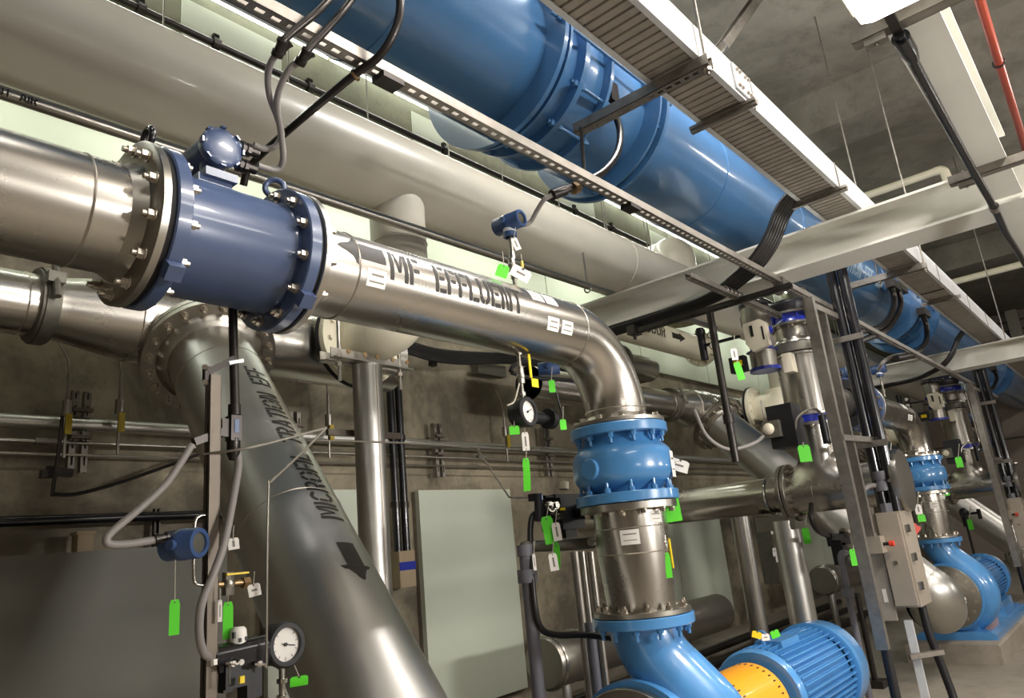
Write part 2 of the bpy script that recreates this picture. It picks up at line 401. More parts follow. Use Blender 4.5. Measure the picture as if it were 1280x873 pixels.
def arrow(mb, o, ax, up, r, s0, L, w, ang, eps=0.0015):
    """painted arrow pointing along +ax (L>0) or -ax (L<0)"""
    sg = 1 if L > 0 else -1; L = abs(L); v2 = []; f2 = []
    n = 6
    def strip(xa, wa, xb, wb):
        b = len(v2)
        for i in range(n + 1):
            t = i / n * 2 - 1; v2.append((xa, t * wa, 0)); v2.append((xb, t * wb, 0))
        f2.extend([(b + 2 * i, b + 2 * i + 1, b + 2 * i + 3, b + 2 * i + 2) for i in range(n)])
    strip(0, w * 0.28, sg * L * 0.6, w * 0.28); strip(sg * L * 0.6, w * 0.5, sg * L, w * 0.02)
    wrap(mb, v2, f2, o, ax, up, r, s0, 1.0, ang, eps)
def sticker(parent, o, ax, up, r, s0, s1, a0, a1, name='label_sticker', vert=False):
    m = MB(); patch(m, o, ax, up, r, s0, s1, a0, a1); p = part(m, name, WHITE, parent)
    t = MB(); da = a1 - a0; ds = s1 - s0
    if vert:
        for f0, f1 in ((.66, .74), (.27, .32)): patch(t, o, ax, up, r, s0 + ds * f0, s0 + ds * f1, a0 + da * .15, a0 + da * .85, 0.0022, 4)
        part(t, 'print', GREY, p); return
    patch(t, o, ax, up, r, s0 + ds * 0.2, s0 + ds * 0.85, a0 + da * 0.62, a0 + da * 0.74, 0.0022, 2)
    patch(t, o, ax, up, r, s0 + ds * 0.12, s0 + ds * 0.9, a0 + da * 0.25, a0 + da * 0.33, 0.0022, 2)
    part(t, 'print', GREY, p)

# ------------------------------------------------------------------ the setting
YW = 5.4
struct(MB().box2(V(-6, -4.2, -1.97), V(26, YW + 0.3, -1.77)), 'floor', CONCF)
struct(MB().box2(V(-6, -4.2, 5.30), V(26, YW + 0.3, 5.55)), 'ceiling', CONCC)
struct(MB().box2(V(-6, YW, -1.77), V(26, YW + 0.3, 5.30)), 'wall_back', CONC)
struct(MB().box2(V(-6, -4.5, -1.77), V(26, -4.2, 5.30)), 'wall_front', CONCP)
struct(MB().box2(V(-6.3, -4.5, -1.77), V(-6, YW + 0.3, 5.30)), 'wall_left', CONCP)
struct(MB().box2(V(26, -4.5, -1.77), V(26.3, YW + 0.3, 5.30)), 'wall_right', FARW)
m = MB()
for yy in (-1.2, 1.85, 4.9): m.box2(V(25.7, yy, -1.77), V(26, yy + .3, 5.3))
struct(m, 'trim_20', BEAM)
m = MB()
for zz in (0.2, 1.6, 3.0, 4.72, 5.0): m.box2(V(25.97, -4, zz), V(26, YW, zz + .05))
struct(m, 'trim_21', PANELD)
m = MB(); m.box2(V(25.95, 2.2, 3.4), V(25.99, 4.6, 4.70)); w1 = struct(m, 'window_1', DUSK)
# pale lining above the pipes, in boards with fine joints, and the concrete girder above it
m = MB()
xx = -5.9
while xx < 25.5:
    m.box2(V(xx, YW - 0.05, 2.35), V(xx + 2.18, YW - 0.002, 4.26)); xx += 2.2
struct(m, 'trim_1', WALLP)
m = MB(); m.box2(V(-6, 4.95, 4.22), V(26, YW - 0.002, 4.62)); struct(m, 'trim_2', CONCG)
m = MB()
for k in range(9):
    x0 = -0.2 + 2.45 * k; m.box2(V(x0, 4.935, 4.05), V(x0 + [0.5, 0.9][k % 2], 5.0, 4.50))
struct(m, 'trim_3', WALLP)
# downstand beams across the concrete ceiling, thin casting joints between them
for i, x0 in enumerate((9.2, 17.5)):
    struct(MB().box2(V(x0, -4.2, 4.75), V(x0 + 0.7, YW, 5.32)), 'trim_%d' % (4 + i), CONCC)

# ------------------------------------------------------------------ long pipes high up
def pipe(mb, p0, p1, r, n=48): mb.lathe([(0, r), ((Vector(p1) - Vector(p0)).length, r)], p0, Vector(p1) - Vector(p0), n)
WY, WZ, WR = 3.67, 2.69, 0.30
t = thing('white_pipe', 'long white painted pipe running behind the steel flow meter line', 'pipe', V(-2, WY, WZ))
m = MB(); pipe(m, V(-4, WY, WZ), V(25.9, WY, WZ), WR, 64); part(m, 'pipe_run', WPIPE, t)
for q in (0.4, 6.2, 8.1, 13.2):
    m = MB(); m.torus(V(q, WY, WZ), XA, WR, 0.006, 48, 6); part(m, 'weld_seam', WPIPE, t)
m = MB(); BXW = 3.28
m.lathe([(-1.0, 0.20), (-0.30, 0.20), (-0.26, 0.203), (0.05, 0.2)], V(BXW, WY, WZ - 0.02), ZA, 48)
part(m, 'branch', WPIPE, t)
m = MB(); m.torus(V(BXW, WY, WZ - 0.55), ZA, 0.201, 0.006, 40, 6); part(m, 'weld_seam', WPIPE, t)
m = MB(); m.lathe([(-1.0, 0.20), (0.05, 0.2)], V(BXW + 7.2, WY, WZ - 0.02), ZA, 40); part(m, 'branch', WPIPE, t)
m = MB(); v2, f2 = text2d('BACKWASH'); wrap(m, v2, f2, V(0, WY, WZ), XA, ZA, WR, at(931, 396, y=3.4).x, 0.15, math.radians(-40)); part(m, 'lettering', DARKT, t)
# a white pipe rises behind it
t = thing('pipe_elbow', 'bright white pipe elbow showing above the long white pipe', 'pipe', V(9.2, 4.5, 3.4))
m = MB(); m.sphere(V(8.95, 4.35, 3.62), 0.33, 28); m.lathe([(-0.9, 0.3), (0, 0.33)], V(8.95, 4.35, 3.62), ZA, 32); m.lathe([(0, .31), (1.0, .31)], V(8.95, 4.35, 3.62), YA, 32); part(m, 'elbow', WPIPE, t)

BY, BZ, BR = 2.38, 2.83, 0.43
t = thing('blue_pipe', 'largest pipe overhead, painted glossy blue, with a rodded coupling', 'pipe', V(0, BY, BZ))
m = MB(); pipe(m, V(-3, BY, BZ), V(25.9, BY, BZ), BR, 72); part(m, 'pipe_run', BLUEP, t)
def coupling(t, x0):
    def X(d): return V(x0 + d, BY, BZ)
    for q, R_, th in ((0, .565, .016), (.065, .55, .010), (1.06, .55, .010), (1.13, .565, .016)):
        m = MB(); m.ring(X(q), XA, -th, th, BR, R_, 64); part(m, 'lug_plate', BLUEP, t)
    m = MB(); m.lathe([(0.085, BR), (0.09, 0.452), (0.22, 0.452), (0.24, 0.46), (0.46, 0.468), (0.52, 0.468), (0.54, 0.458), (0.80, 0.45), (0.98, 0.45), (0.985, BR)], X(0), XA, 64); part(m, 'sleeve', BLUEP, t)
    m = MB(); m.ring(X(0.26), XA, -0.02, 0.02, 0.45, 0.525, 56); part(m, 'follower_ring', BLUEP, t)
    m = MB(); m.ring(X(0.52), XA, -0.014, 0.014, 0.45, 0.525, 56); part(m, 'follower_ring', BLUEP, t)
    for i in range(4):                                          # gusset webs between the plate pairs
        a = 2 * PI * (i + 0.3) / 4; d = Vector((0, math.cos(a), math.sin(a))); m = MB()
        for q in (0.033, 1.095): m.prism([(-0.008, -0.05), (0.008, -0.05), (0.008, 0.05), (-0.008, 0.05)], X(q - 0.03) + d * 0.48, X(q + 0.03) + d * 0.48, d)
        part(m, 'gusset', BLUEP, t)
    for i in range(12):
        a = 2 * PI * (i + 0.15) / 12; d = Vector((0, math.cos(a), math.sin(a))); m = MB()
        long_ = i % 3 == 0
        lo, hi = (-0.10, 1.24) if long_ else (0.19, 0.60)
        R_ = 0.525 if long_ else 0.498
        m.cyl(X(lo) + d * R_, X(hi) + d * R_, 0.012, n=10)
        for q in ((-0.035, 0.10, 1.03, 1.165) if long_ else (0.225, 0.295, 0.555)): m.cyl(X(q - 0.016) + d * R_, X(q + 0.016) + d * R_, 0.023, n=6)
        part(m, 'tie_rod', BLUEP, t)
coupling(t, 2.96); coupling(t, 11.2); coupling(t, 19.0)
m = MB(); v2, f2 = text2d('MICROFILTRATION EFF')
xe = at(1091, 351, y=1.98).x; tb = max(p[0] for p in v2) * 0.2
wrap(m, v2, f2, V(0, BY, BZ), XA, ZA, BR, xe - tb, 0.2, math.radians(-32)); arrow(m, V(0, BY, BZ), XA, ZA, BR, xe + 0.12, 0.3, 0.24, math.radians(-18)); part(m, 'lettering', PALET, t)
for q in (2.0, 5.3, 7.0, 9.9):
    m = MB(); m.torus(V(q, BY, BZ), XA, BR, 0.006, 64, 6); part(m, 'weld_seam', BLUEP, t)

# slim service pipes along the back
t = thing('air_pipe', 'thin steel vent air pipe below the white pipe', 'pipe', V(-2, 3.3, 2.05))
m = MB(); m.cyl(V(-2, 3.3, 2.04), V(7.6, 3.3, 2.13), 0.031, n=20); part(m, 'pipe_run', STEELD, t)
m = MB(); v2, f2 = text2d('VENT AIR'); wrap(m, v2, f2, V(0, 3.3, 2.06), XA, ZA, 0.031, 0.66, 0.042, math.radians(-40), 0.002, 1.1); part(m, 'lettering', DARKT, t)
for q in (5.1,):
    m = MB(); m.torus(V(q, 3.3, 2.08), XA, 0.034, 0.007, 20, 6); m.cyl(V(q, 3.3, 2.11), V(q, 3.3, 2.42), 0.008); part(m, 'pipe_clip', GALV, t)
OY = 4.3; OZ = OY * 0.55
t = thing('air_scour_pipe', 'pale air scour pipe behind the first elbow, arrow on its side', 'pipe', V(7, OY, OZ))
m = MB(); m.lathe([(0, 0.0), (0, 0.17), (2.35, 0.17), (2.36, 0.24), (2.42, 0.24), (2.42, 0)], V(6.9, OY, OZ), XA, 36); part(m, 'pipe_run', IVORY, t)
m = MB(); v2, f2 = text2d('SCOUR'); wrap(m, v2, f2, V(0, OY, OZ), XA, ZA, 0.17, 7.42, 0.14, math.radians(-22), 0.003, 1.35); arrow(m, V(0, OY, OZ), XA, ZA, 0.17, 8.18, 0.34, 0.13, math.radians(-2), 0.003); part(m, 'lettering', DARKT, t)
bolts(t, V(9.26, OY, OZ), -XA, 0.205, 10, 0.016)
for q in (7.2, 8.3):
    m = MB(); m.cyl(V(q, OY, OZ + .15), V(q, OY, 5.3), .008, n=8); part(m, 'hanger_rod', GALV, t)

t = thing('pipe_coupling', 'dim flanged pipe coupling behind the near elbow, below the air scour pipe', 'coupling', V(7.4, 4.6, 2.05))
m = MB(); m.lathe([(-.5, 0), (-.5, .16), (.9, .16), (.9, 0)], V(7.4, 4.6, 2.02), XA, 32); part(m, 'pipe_run', STEELD, t)
for a in (-.32, -.12, .12):
    m = MB(); m.ring(V(7.4 + a, 4.6, 2.02), XA, -.03, .03, .15, .235, 40); part(m, 'ring', CAST, t)
m = MB(); m.cyl(V(8.3, 4.6, 2.02), V(8.3, 5.4, 2.02), .15); part(m, 'wall_sleeve', STEELD, t)

# ------------------------------------------------------------------ steel frame overhead
def ibeam(h, wd, tf=0.018, tw=0.012):
    a, b = wd / 2, h / 2
    return [(-a, -b), (a, -b), (a, -b + tf), (tw, -b + tf), (tw, b - tf), (a, b - tf), (a, b), (-a, b), (-a, b - tf), (-tw, b - tf), (-tw, -b + tf), (-a, -b + tf)]
XB1, XB2 = 5.58, 12.1
def beam(name, label, p0, p1, h, wd):
    m = MB(); m.prism(ibeam(h, wd), p0, p1); return solo(m, name, BEAM, label, 'beam', flat=True)
beam('steel_beam', 'white steel cross beam nearest the camera, cables along its underside', V(XB1, 3.72, 1.94), V(XB1, -3.9, 1.94), 0.28, 0.34)
beam('steel_beam', 'white steel cross beam farther down the gallery', V(XB2, 3.72, 1.94), V(XB2, -3.9, 1.94), 0.28, 0.34)
beam('steel_beam', 'white steel beam running lengthwise under the red pipe', V(-4, 0.275, 2.04), V(XB1 - 0.19, 0.275, 2.04), 0.42, 0.19)
beam('steel_beam', 'lengthwise white steel beam beyond the first cross beam', V(XB1 + 0.19, 0.275, 1.96), V(XB2 - 0.19, 0.275, 1.96), 0.26, 0.19)

# cable tray: side rails, corrugated bottom, cover clips; trapezes and battens under it
TY0, TY1, TZ = 1.19, 1.49, 2.25
t = thing('cable_tray', 'bright galvanised cable tray with ribbed bottom below the ceiling', 'cable tray', V(0, 1.34, TZ))
for yy, nm in ((TY0, 1), (TY1, -1)):
    m = MB(); m.prism([(0, 0), (0.03, 0), (0.03, 0.006), (0.006, 0.006), (0.006, 0.19), (0.03, 0.19), (0.03, 0.196), (0, 0.196)], V(-3, yy, TZ), V(24, yy, TZ)) if nm < 0 else m.prism([(0, 0), (0, 0.196), (-0.03, 0.196), (-0.03, 0.19), (-0.006, 0.19), (-0.006, 0.006), (-0.03, 0.006), (-0.03, 0)], V(-3, yy, TZ), V(24, yy, TZ))
    part(m, 'side_rail', GALVW, t, flat=True)
m = MB(); x = -3.0
prof = []
while x < 9.0:
    pit = 0.06
    prof += [(x, 0.012), (x + 0.044, 0.012), (x + 0.047, 0.026), (x + 0.057, 0.026)]; x += pit
vs = []
for px_, pz in prof: vs += [V(px_, TY0 + 0.004, TZ + pz), V(px_, TY1 - 0.004, TZ + pz)]
m.add(vs, [(2 * i, 2 * i + 1, 2 * i + 3, 2 * i + 2) for i in range(len(prof) - 1)])
m.box2(V(9.0, TY0 + .004, TZ + .012), V(24, TY1 - .004, TZ + .016))
part(m, 'ribbed_bottom', TRAYB, t, flat=True)
m = MB()
for q in (0.8, 2.3, 3.8, 5.3, 6.9, 8.6, 10.3, 11.6): m.box2(V(q, TY0 - 0.006, TZ + 0.0), V(q + 0.012, TY0 + 0.004, TZ + 0.2))
part(m, 'joint', GALV, t)
m = MB(); m.box2(V(3.55, TY0 - 0.012, TZ + 0.02), V(3.77, TY0 - 0.002, TZ + 0.18))
sp = part(m, 'splice_plate', GALVW, t, flat=True)
for q in (3.59, 3.63, 3.70, 3.74):
    for zz in (0.05, 0.15):
        m = MB(); m.cyl(V(q, TY0 - 0.012, TZ + zz), V(q, TY0 - 0.024, TZ + zz), 0.011, n=8); part(m, 'bolt', BOLT, sp)
def unistrut(mb, p0, p1, slots=True, up=(0, 0, 1), w=0.041, h=0.041, pitch=0.05):
    """U channel with its slotted web down"""
    p0, p1 = Vector(p0), Vector(p1); ax = (p1 - p0).normalized(); L = (p1 - p0).length; up = Vector(up); side = ax.cross(up).normalized(); up = side.cross(ax)
    for s_ in (-1, 1):
        q = side * s_ * (w / 2 - 0.002); mb.bar(p0 + q, p1 + q, 0.004, h, up)
        q = side * s_ * (w / 2 - 0.006) + up * (h / 2 - 0.002); mb.bar(p0 + q, p1 + q, 0.01, 0.004, up)
    dn = -up * (h / 2 - 0.002)
    if not slots: mb.bar(p0 + dn, p1 + dn, w, 0.004, up); return mb
    for s_ in (-1, 1):
        q = side * s_ * (w / 2 - w * .165) + dn; mb.bar(p0 + q, p1 + q, w * .33, 0.004, up)
    n = int(L / pitch)
    for i in range(n + 1):
        a = p0 + ax * (i * pitch) + dn; b = p0 + ax * min(i * pitch + pitch * 0.42, L) + dn
        mb.bar(a, b, w * .36, 0.004, up)
    return mb
def trapeze(x, z, y0, y1, label, rods):
    t = thing('trapeze_hanger', label, 'pipe hanger', V(x, (y0 + y1) / 2, z), 'trapeze hangers')
    m = MB(); unistrut(m, V(x, y0, z), V(x, y1, z), True, w=0.06, h=0.06); part(m, 'strut', GALV, t, flat=True)
    for yy, top in rods:
        m = MB(); m.cyl(V(x, yy, z - 0.07), V(x, yy, top), 0.008, n=10); r_ = part(m, 'threaded_rod', GALV, t)
        m = MB(); m.cyl(V(x, yy, z - 0.05), V(x, yy, z - 0.03), 0.02, n=6); part(m, 'nut', BOLT, r_)
    return t
trapeze(3.12, 2.20, 1.96, 1.14, 'trapeze strut under the cable tray beside the blue coupling', [(1.16, 5.3)])
trapeze(7.7, 2.20, 1.96, 1.14, 'trapeze strut under the tray just beyond the first cross beam', [(1.155, 5.3), (1.57, 5.3)])
trapeze(12.9, 2.20, 1.96, 1.14, 'trapeze strut under the tray beyond the second cross beam', [(1.155, 5.3)])
def batten(x, label):
    m = MB(); m.bar(V(x, 1.54, TZ - 0.012), V(x, 1.14, TZ - 0.012), 0.05, 0.018); m.bar(V(x, 1.54, TZ - 0.03), V(x, 1.14, TZ - 0.03), 0.028, 0.02)
    solo(m, 'tray_batten', GALV, label, 'strut', 'battens clamped under the cable tray', flat=True)
batten(3.70, 'narrow batten clamped under the ribbed tray next to the splice plate')
batten(5.30, 'narrow batten under the ribbed tray right before the first cross beam')
batten(9.4, 'narrow batten under the plain tray section beyond the first cross beam')
t = thing('slotted_brace', 'slotted steel brace slanting up to the ceiling behind the tray', 'strut', V(5.5, 1.9, 4.0))
m = MB(); unistrut(m, at(902, 60, z=3.9), at(966, -30, z=5.28), True, pitch=0.11, w=0.10, h=0.08); part(m, 'strut', GALV, t, flat=True)

SY, SZ = 1.82, 1.775
t = thing('slotted_strut', 'long slotted steel strut running lengthwise below the blue pipe', 'strut', V(0, SY, SZ))
m = MB(); unistrut(m, V(0.2, SY, SZ), V(16, SY, SZ), True, w=0.058, h=0.046, pitch=0.06); part(m, 'channel', GALV, t, flat=True)
for q in (1.62, 3.35):
    m = MB(); m.box2(V(q - 0.05, SY - 0.035, SZ - 0.05), V(q + 0.05, SY + 0.035, SZ - 0.025)); part(m, 'clamp', CONDD, t)
t = thing('slotted_strut', 'short slotted strut end carrying the cables under the first cross beam', 'strut', V(5, 2.13, 1.72))
m = MB(); unistrut(m, V(4.6, 2.13, 1.715), V(6.3, 2.13, 1.715), True, w=0.05, h=0.041); part(m, 'channel', GALV, t, flat=True)
for q in range(5):
    m = MB(); m.torus(V(5.2 + q * 0.07, 2.13, 1.735), XA, 0.028, 0.006, 14, 6); part(m, 'cable_clip', GALV, t)
t = thing('slotted_strut', 'dark strut running under the cables of the first cross beam', 'strut', V(5.43, 2.4, 1.69))
m = MB(); unistrut(m, V(5.43, 3.1, 1.685), V(5.43, 1.7, 1.685), False, w=0.045, h=0.045); part(m, 'channel', CONDD, t, flat=True)
m = MB(); m.box2(V(5.38, 3.06, 1.66), V(5.50, 3.14, 1.74)); m.cyl(V(5.44, 3.1, 1.62), V(5.44, 3.1, 1.78), 0.015); part(m, 'bracket', CONDD, t)
m = MB(); m.box2(V(5.5, 1.78, 1.69), V(5.56, 1.86, 1.80)); m.torus(V(5.5, 1.82, 1.7), XA, 0.035, 0.012, 16, 8); part(m, 'beam_clamp', GALV, t)
t = thing('hanger_post', 'thin black drop pipe hanging from the dark cross strut', 'pipe', V(5.43, 2.38, 0.9))
m = MB(); m.cyl(V(5.43, 2.38, 0.45), V(5.43, 2.38, 1.66), 0.03, n=16); m.lathe([(0, 0.03), (0.0, 0.042), (0.07, 0.042), (0.07, 0.03)], V(5.43, 2.38, 0.75), ZA, 16); part(m, 'pipe_run', CONDD, t)

# cables from the tray down and along the beam
for k in range(6):
    d = k * 0.042
    pts = [V(5.16 + d, 1.30, 2.29), V(5.14 + d, 1.47, 2.28), V(5.11 + d, 1.58, 2.19), V(5.08 + d, 1.70, 1.99), V(5.08 + d, 1.84, 1.86), V(5.14 + d, 2.02, 1.80), V(5.30 + d * 0.9, 2.30, 1.77), V(5.38 + d * 0.9, 2.75, 1.765), V(5.38 + d * 0.9, 3.62, 1.76)]
    m = MB(); m.tube(pts, 0.0195, 10, 6); solo(m, 'cable', CABLE, 'black cables looping from the tray and along the beam underside', 'cable', 'tray cables')

for k in range(4):
    d = k * 0.045; ox = XB2 - XB1
    pts = [V(5.16 + d + ox, 1.30, 2.29), V(5.14 + d + ox, 1.47, 2.28), V(5.11 + d + ox, 1.58, 2.19), V(5.08 + d + ox, 1.70, 1.99), V(5.08 + d + ox, 1.84, 1.86), V(5.14 + d + ox, 2.02, 1.80), V(5.30 + d * 0.9 + ox, 2.30, 1.77), V(5.38 + d * 0.9 + ox, 2.75, 1.765), V(5.38 + d * 0.9 + ox, 3.62, 1.76)]
    m = MB(); m.tube(pts, 0.022, 10, 6); solo(m, 'cable', CABLE, 'black cables looping from the tray at the farther cross beam', 'cable', 'far tray cables')

# ceiling fixture in view with its struts and conduit
def luminaire(name, label, x, y, z, L=1.25, wd=0.31, mname='light_fixture', h=0.11):
    t = thing(mname, label, 'light', V(x, y, z))
    m = MB(); m.prism([(-wd / 2, 0.02), (-wd / 2 + 0.03, h), (wd / 2 - 0.03, h), (wd / 2, 0.02)], V(x - L / 2, y, z), V(x + L / 2, y, z)); part(m, 'housing', CREAM, t, flat=True)
    m = MB(); m.prism([(-wd / 2 + 0.005, 0.02), (wd / 2 - 0.005, 0.02), (wd / 2 - 0.02, -0.03), (wd / 2 - 0.06, -0.045), (-wd / 2 + 0.06, -0.045), (-wd / 2 + 0.02, -0.03)], V(x - L / 2 + 0.01, y, z + 0.003), V(x + L / 2 - 0.01, y, z + 0.003)); part(m, 'diffuser', LENS, t, flat=True)
    return t
luminaire('l', 'lit fluorescent fixture with glowing diffuser, overhead at the top edge', 2.09, 0.27, 1.765, h=0.055)
for i, (lx, ly) in enumerate(AISLE):
    luminaire('l', 'lit fluorescent fixture of the row over the aisle', lx, ly, 3.99, wd=.46)['group'] = 'aisle fixtures'
luminaire('l', 'lit fluorescent fixture under the ceiling above the start of the cable tray', OVER[0][0], OVER[0][1], 4.72, wd=.46)
luminaire('l', 'lit fluorescent fixture under the ceiling above the blue pipe coupling', OVER[1][0], OVER[1][1], 4.72, wd=.46)
for lx, ly in FRONT_FILL:  # made-up housings for the unseen front fill lamps
    t = thing('light_fixture', 'added fill light on the front wall, out of view', 'light', V(lx, ly, .8), 'added front fill lights')
    m = MB(); m.box2(V(lx - .66, -4.2, .62), V(lx + .66, ly - .03, .98)); part(m, 'housing', CREAM, t, flat=True)
    m = MB(); m.box2(V(lx - .63, ly - .03, .66), V(lx + .63, ly, .94)); part(m, 'diffuser', LENS, t, flat=True)
def cross_strut(x, label):
    t = thing('slotted_strut', label, 'strut', V(x, 0.3, 1.80))
    m = MB(); unistrut(m, V(x, 0.48, 1.805), V(x, -0.35, 1.805), False, w=0.06, h=0.05); part(m, 'channel', GALV, t, flat=True)
    m = MB(); m.box2(V(x - 0.02, 0.36, 1.75), V(x + 0.02, 0.44, 1.79)); m.cyl(V(x, 0.40, 1.74), V(x, 0.40, 1.85), 0.008); part(m, 'clamp', GALV, t)
cross_strut(2.90, 'short strut under the lengthwise beam beside the lit fixture')
cross_strut(4.75, 'short strut under the lengthwise beam just before the cross beam')
t = thing('conduit', 'black conduit strapped beneath the lengthwise white beam', 'conduit', V(3, 0.33, 1.74))
m = MB(); m.tube([V(2.9, 0.32, 1.75), V(3.2, 0.325, 1.75), V(4.2, 0.335, 1.75), V(5.3, 0.34, 1.75), V(5.8, 0.35, 1.72), V(6.6, 0.35, 1.74), V(9, 0.36, 1.74)], 0.022, 12, 4); part(m, 'tube', BLACKG, t)
m = MB(); m.lathe([(0, 0), (0, .034), (.12, .034), (.20, .024), (.20, 0)], V(2.93, 0.32, 1.75), XA, 16); part(m, 'junction_body', BLACKG, t)
m = MB(); m.bar(V(2.72, .318, 1.765), V(2.93, .32, 1.765), .035, .03); part(m, 'hanger_plate', CONDD, t, flat=True)
m = MB(); m.lathe([(0, .022), (0, .03), (.07, .03), (.07, .022)], V(5.25, 0.338, 1.75), XA, 14); part(m, 'fitting', GALV, t)
t = thing('sprinkler_pipe', 'red sprinkler pipe near the ceiling at the top right corner', 'pipe', V(5, 0.12, 3.5))
m = MB(); m.cyl(V(2, 0.02, 3.5), V(12, 0.23, 3.5), 0.034, n=20); part(m, 'pipe_run', RED, t)
m = MB(); m.torus(V(6.9, 0.125, 3.5), XA, 0.04, 0.01, 20, 6); m.cyl(V(6.9, 0.125, 3.53), V(6.9, 0.125, 5.3), 0.007); part(m, 'hanger', CONDD, t)
m = MB(); m.tube([V(10, 2.05, 4.0), V(10, 1.5, 4.0), V(10, 1.10, 4.0)], 0.05, 16, 1); m.tube([V(10, 1.13, 4.0), V(10, 1.05, 3.985), V(10, 1.02, 3.88), V(10, 1.02, 3.4)], 0.056, 16, 4)
solo(m, 'drain_pipe', IVORY, 'cream drain pipe with an elbow, high behind the cable tray', 'pipe')
m = MB(); m.tube([V(14, 2.4, 3.58), V(14, -2.5, 3.58)], 0.055, 16, 1); solo(m, 'drain_pipe', IVORY, 'straight cream drain pipe beyond the second trapeze', 'pipe')
t = thing('concrete_insert', 'small dark round hole plate cast in the ceiling above the tray rods', 'insert', V(7.6, 1.0, 5.29))
m = MB(); p = at(1098, 87, z=5.27); m.cyl(p, p + ZA * 0.04, 0.10); part(m, 'plate', BLACK, t)

# ------------------------------------------------------------------ main effluent line: meter, pipe, valve, spool, pump
MY, MZ, MR = 2.2, 1.071, 0.17
def MX(x): return V(x, MY, MZ)
t = thing('process_pipe', 'stainless pipe entering from the left edge, bolted to the blue meter', 'pipe', MX(0))
m = MB(); pipe(m, MX(-1.6), MX(0.84), MR, 64); part(m, 'pipe_run', STEEL, t)
m = MB(); m.torus(MX(0.70), XA, MR, 0.004, 64, 6); part(m, 'weld_seam', WELD, t)
m = MB(); m.lathe([(0.80, MR), (0.84, 0.19), (0.845, 0.255), (0.85, 0.262), (0.872, 0.262), (0.875, 0.258), (0.875, 0.15)], MX(0), XA, 72); part(m, 'flange', STEELD, t)
bolts(t, MX(0.843), -XA, 0.226, 12, 0.0155, stud=0.014, ph=0.5)

t = thing('flow_meter', 'large dark blue flow meter between two bolted steel flanges', 'flow meter', MX(1.12))
m = MB(); m.ring(MX(0), XA, 0.876, 0.893, 0.16, 0.25, 64); part(m, 'gasket', GASK, t)
m = MB(); m.ring(MX(0), XA, 1.392, 1.405, 0.16, 0.25, 64); part(m, 'gasket', GASK, t)
for a, b in ((0.894, 0.940), (1.345, 1.391)):
    m = MB(); m.lathe([(a, 0.17), (a, 0.257), (a + .004, 0.262), (b - .004, 0.262), (b, 0.257), (b, 0.17)], MX(0), XA, 72); part(m, 'flange', NAVY, t)
m = MB(); m.lathe([(0.940, 0.20), (0.955, 0.205), (0.962, 0.199), (1.32, 0.199), (1.33, 0.205), (1.345, 0.20)], MX(0), XA, 72); part(m, 'body', NAVY, t)
bolts(t, MX(0.94), XA, 0.229, 12, 0.0155, stud=0.012, ph=0.5)
bolts(t, MX(1.345), -XA, 0.229, 12, 0.0155, stud=0.012, ph=0.5)
for q in (0.917, 1.368):
    m = MB(); m.torus(V(q - (0.012 if q < 1 else 0), MY, MZ + (0.318 if q < 1 else 0.292)), XA if q < 1 else Vector((0.6, 0.8, 0)), 0.034, 0.011, 24, 10); m.cyl(V(q, MY, MZ + 0.255), V(q, MY, MZ + 0.262), 0.02); part(m, 'lifting_eye', BLACKG if q < 1 else NAVY, t)
    m = MB(); m.box(V(q, MY - 0.18, MZ - 0.20), 0.05, 0.05, 0.05, Matrix.Rotation(PI / 4, 3, 'X')); part(m, 'foot_lug', NAVY, t)
HX, HZ = 1.128, 1.415
m = MB(); m.box2(V(HX - 0.07, MY - 0.04, MZ + 0.19), V(HX + 0.05, MY + 0.04, MZ + 0.235)); m.cyl(V(HX - 0.01, MY, MZ + 0.23), V(HX - 0.01, MY, HZ - 0.03), 0.035); m.box2(V(HX - 0.055, MY - 0.06, MZ + 0.225), V(HX + 0.06, MY + 0.06, MZ + 0.255)); part(m, 'neck', NAVY, t)
hd = MB(); hd.lathe([(-0.085, 0), (-0.085, 0.055), (-0.075, 0.066), (0.04, 0.066), (0.045, 0.06), (0.05, 0.06)], V(HX, MY + 0.02, HZ), -YA, 40)
hd.cyl(V(HX, MY - 0.03, HZ + 0.05), V(HX + 0.085, MY - 0.03, HZ + 0.045), 0.018); hd.cyl(V(HX - 0.01, MY - 0.02, HZ - 0.015), V(HX + 0.08, MY - 0.02, HZ - 0.018), 0.018)
head = part(hd, 'converter_head', NAVY, t)
m = MB(); m.lathe([(0.05, 0.03), (0.05, 0.069), (0.056, 0.073), (0.082, 0.073), (0.088, 0.068), (0.092, 0.05), (0.094, 0)], V(HX, MY + 0.02, HZ), -YA, 40)
for i in range(8):
    a = 2 * PI * i / 8; c = V(HX, MY - 0.066, HZ) + Vector((math.cos(a), 0, math.sin(a))) * 0.0735
    m.box(c, 0.006, 0.02, 0.018, Matrix.Rotation(-a, 3, 'Y'))
part(m, 'head_cover', NAVY, head)
for dx_, dy_, dz_ in ((0.085, -0.03, 0.045), (0.08, -0.02, -0.018)):
    g0 = V(HX + dx_, MY + dy_, HZ + dz_); m = MB(); m.cyl(g0, g0 + XA * 0.012, 0.027, n=8); m.cyl(g0 + XA * 0.012, g0 + XA * 0.02, 0.02); m.cyl(g0 + XA * 0.02, g0 + XA * 0.034, 0.026, n=8); m.cyl(g0 + XA * 0.034, g0 + XA * 0.07, 0.017); g_ = part(m, 'cable_gland', CONDD, head)
METER = t

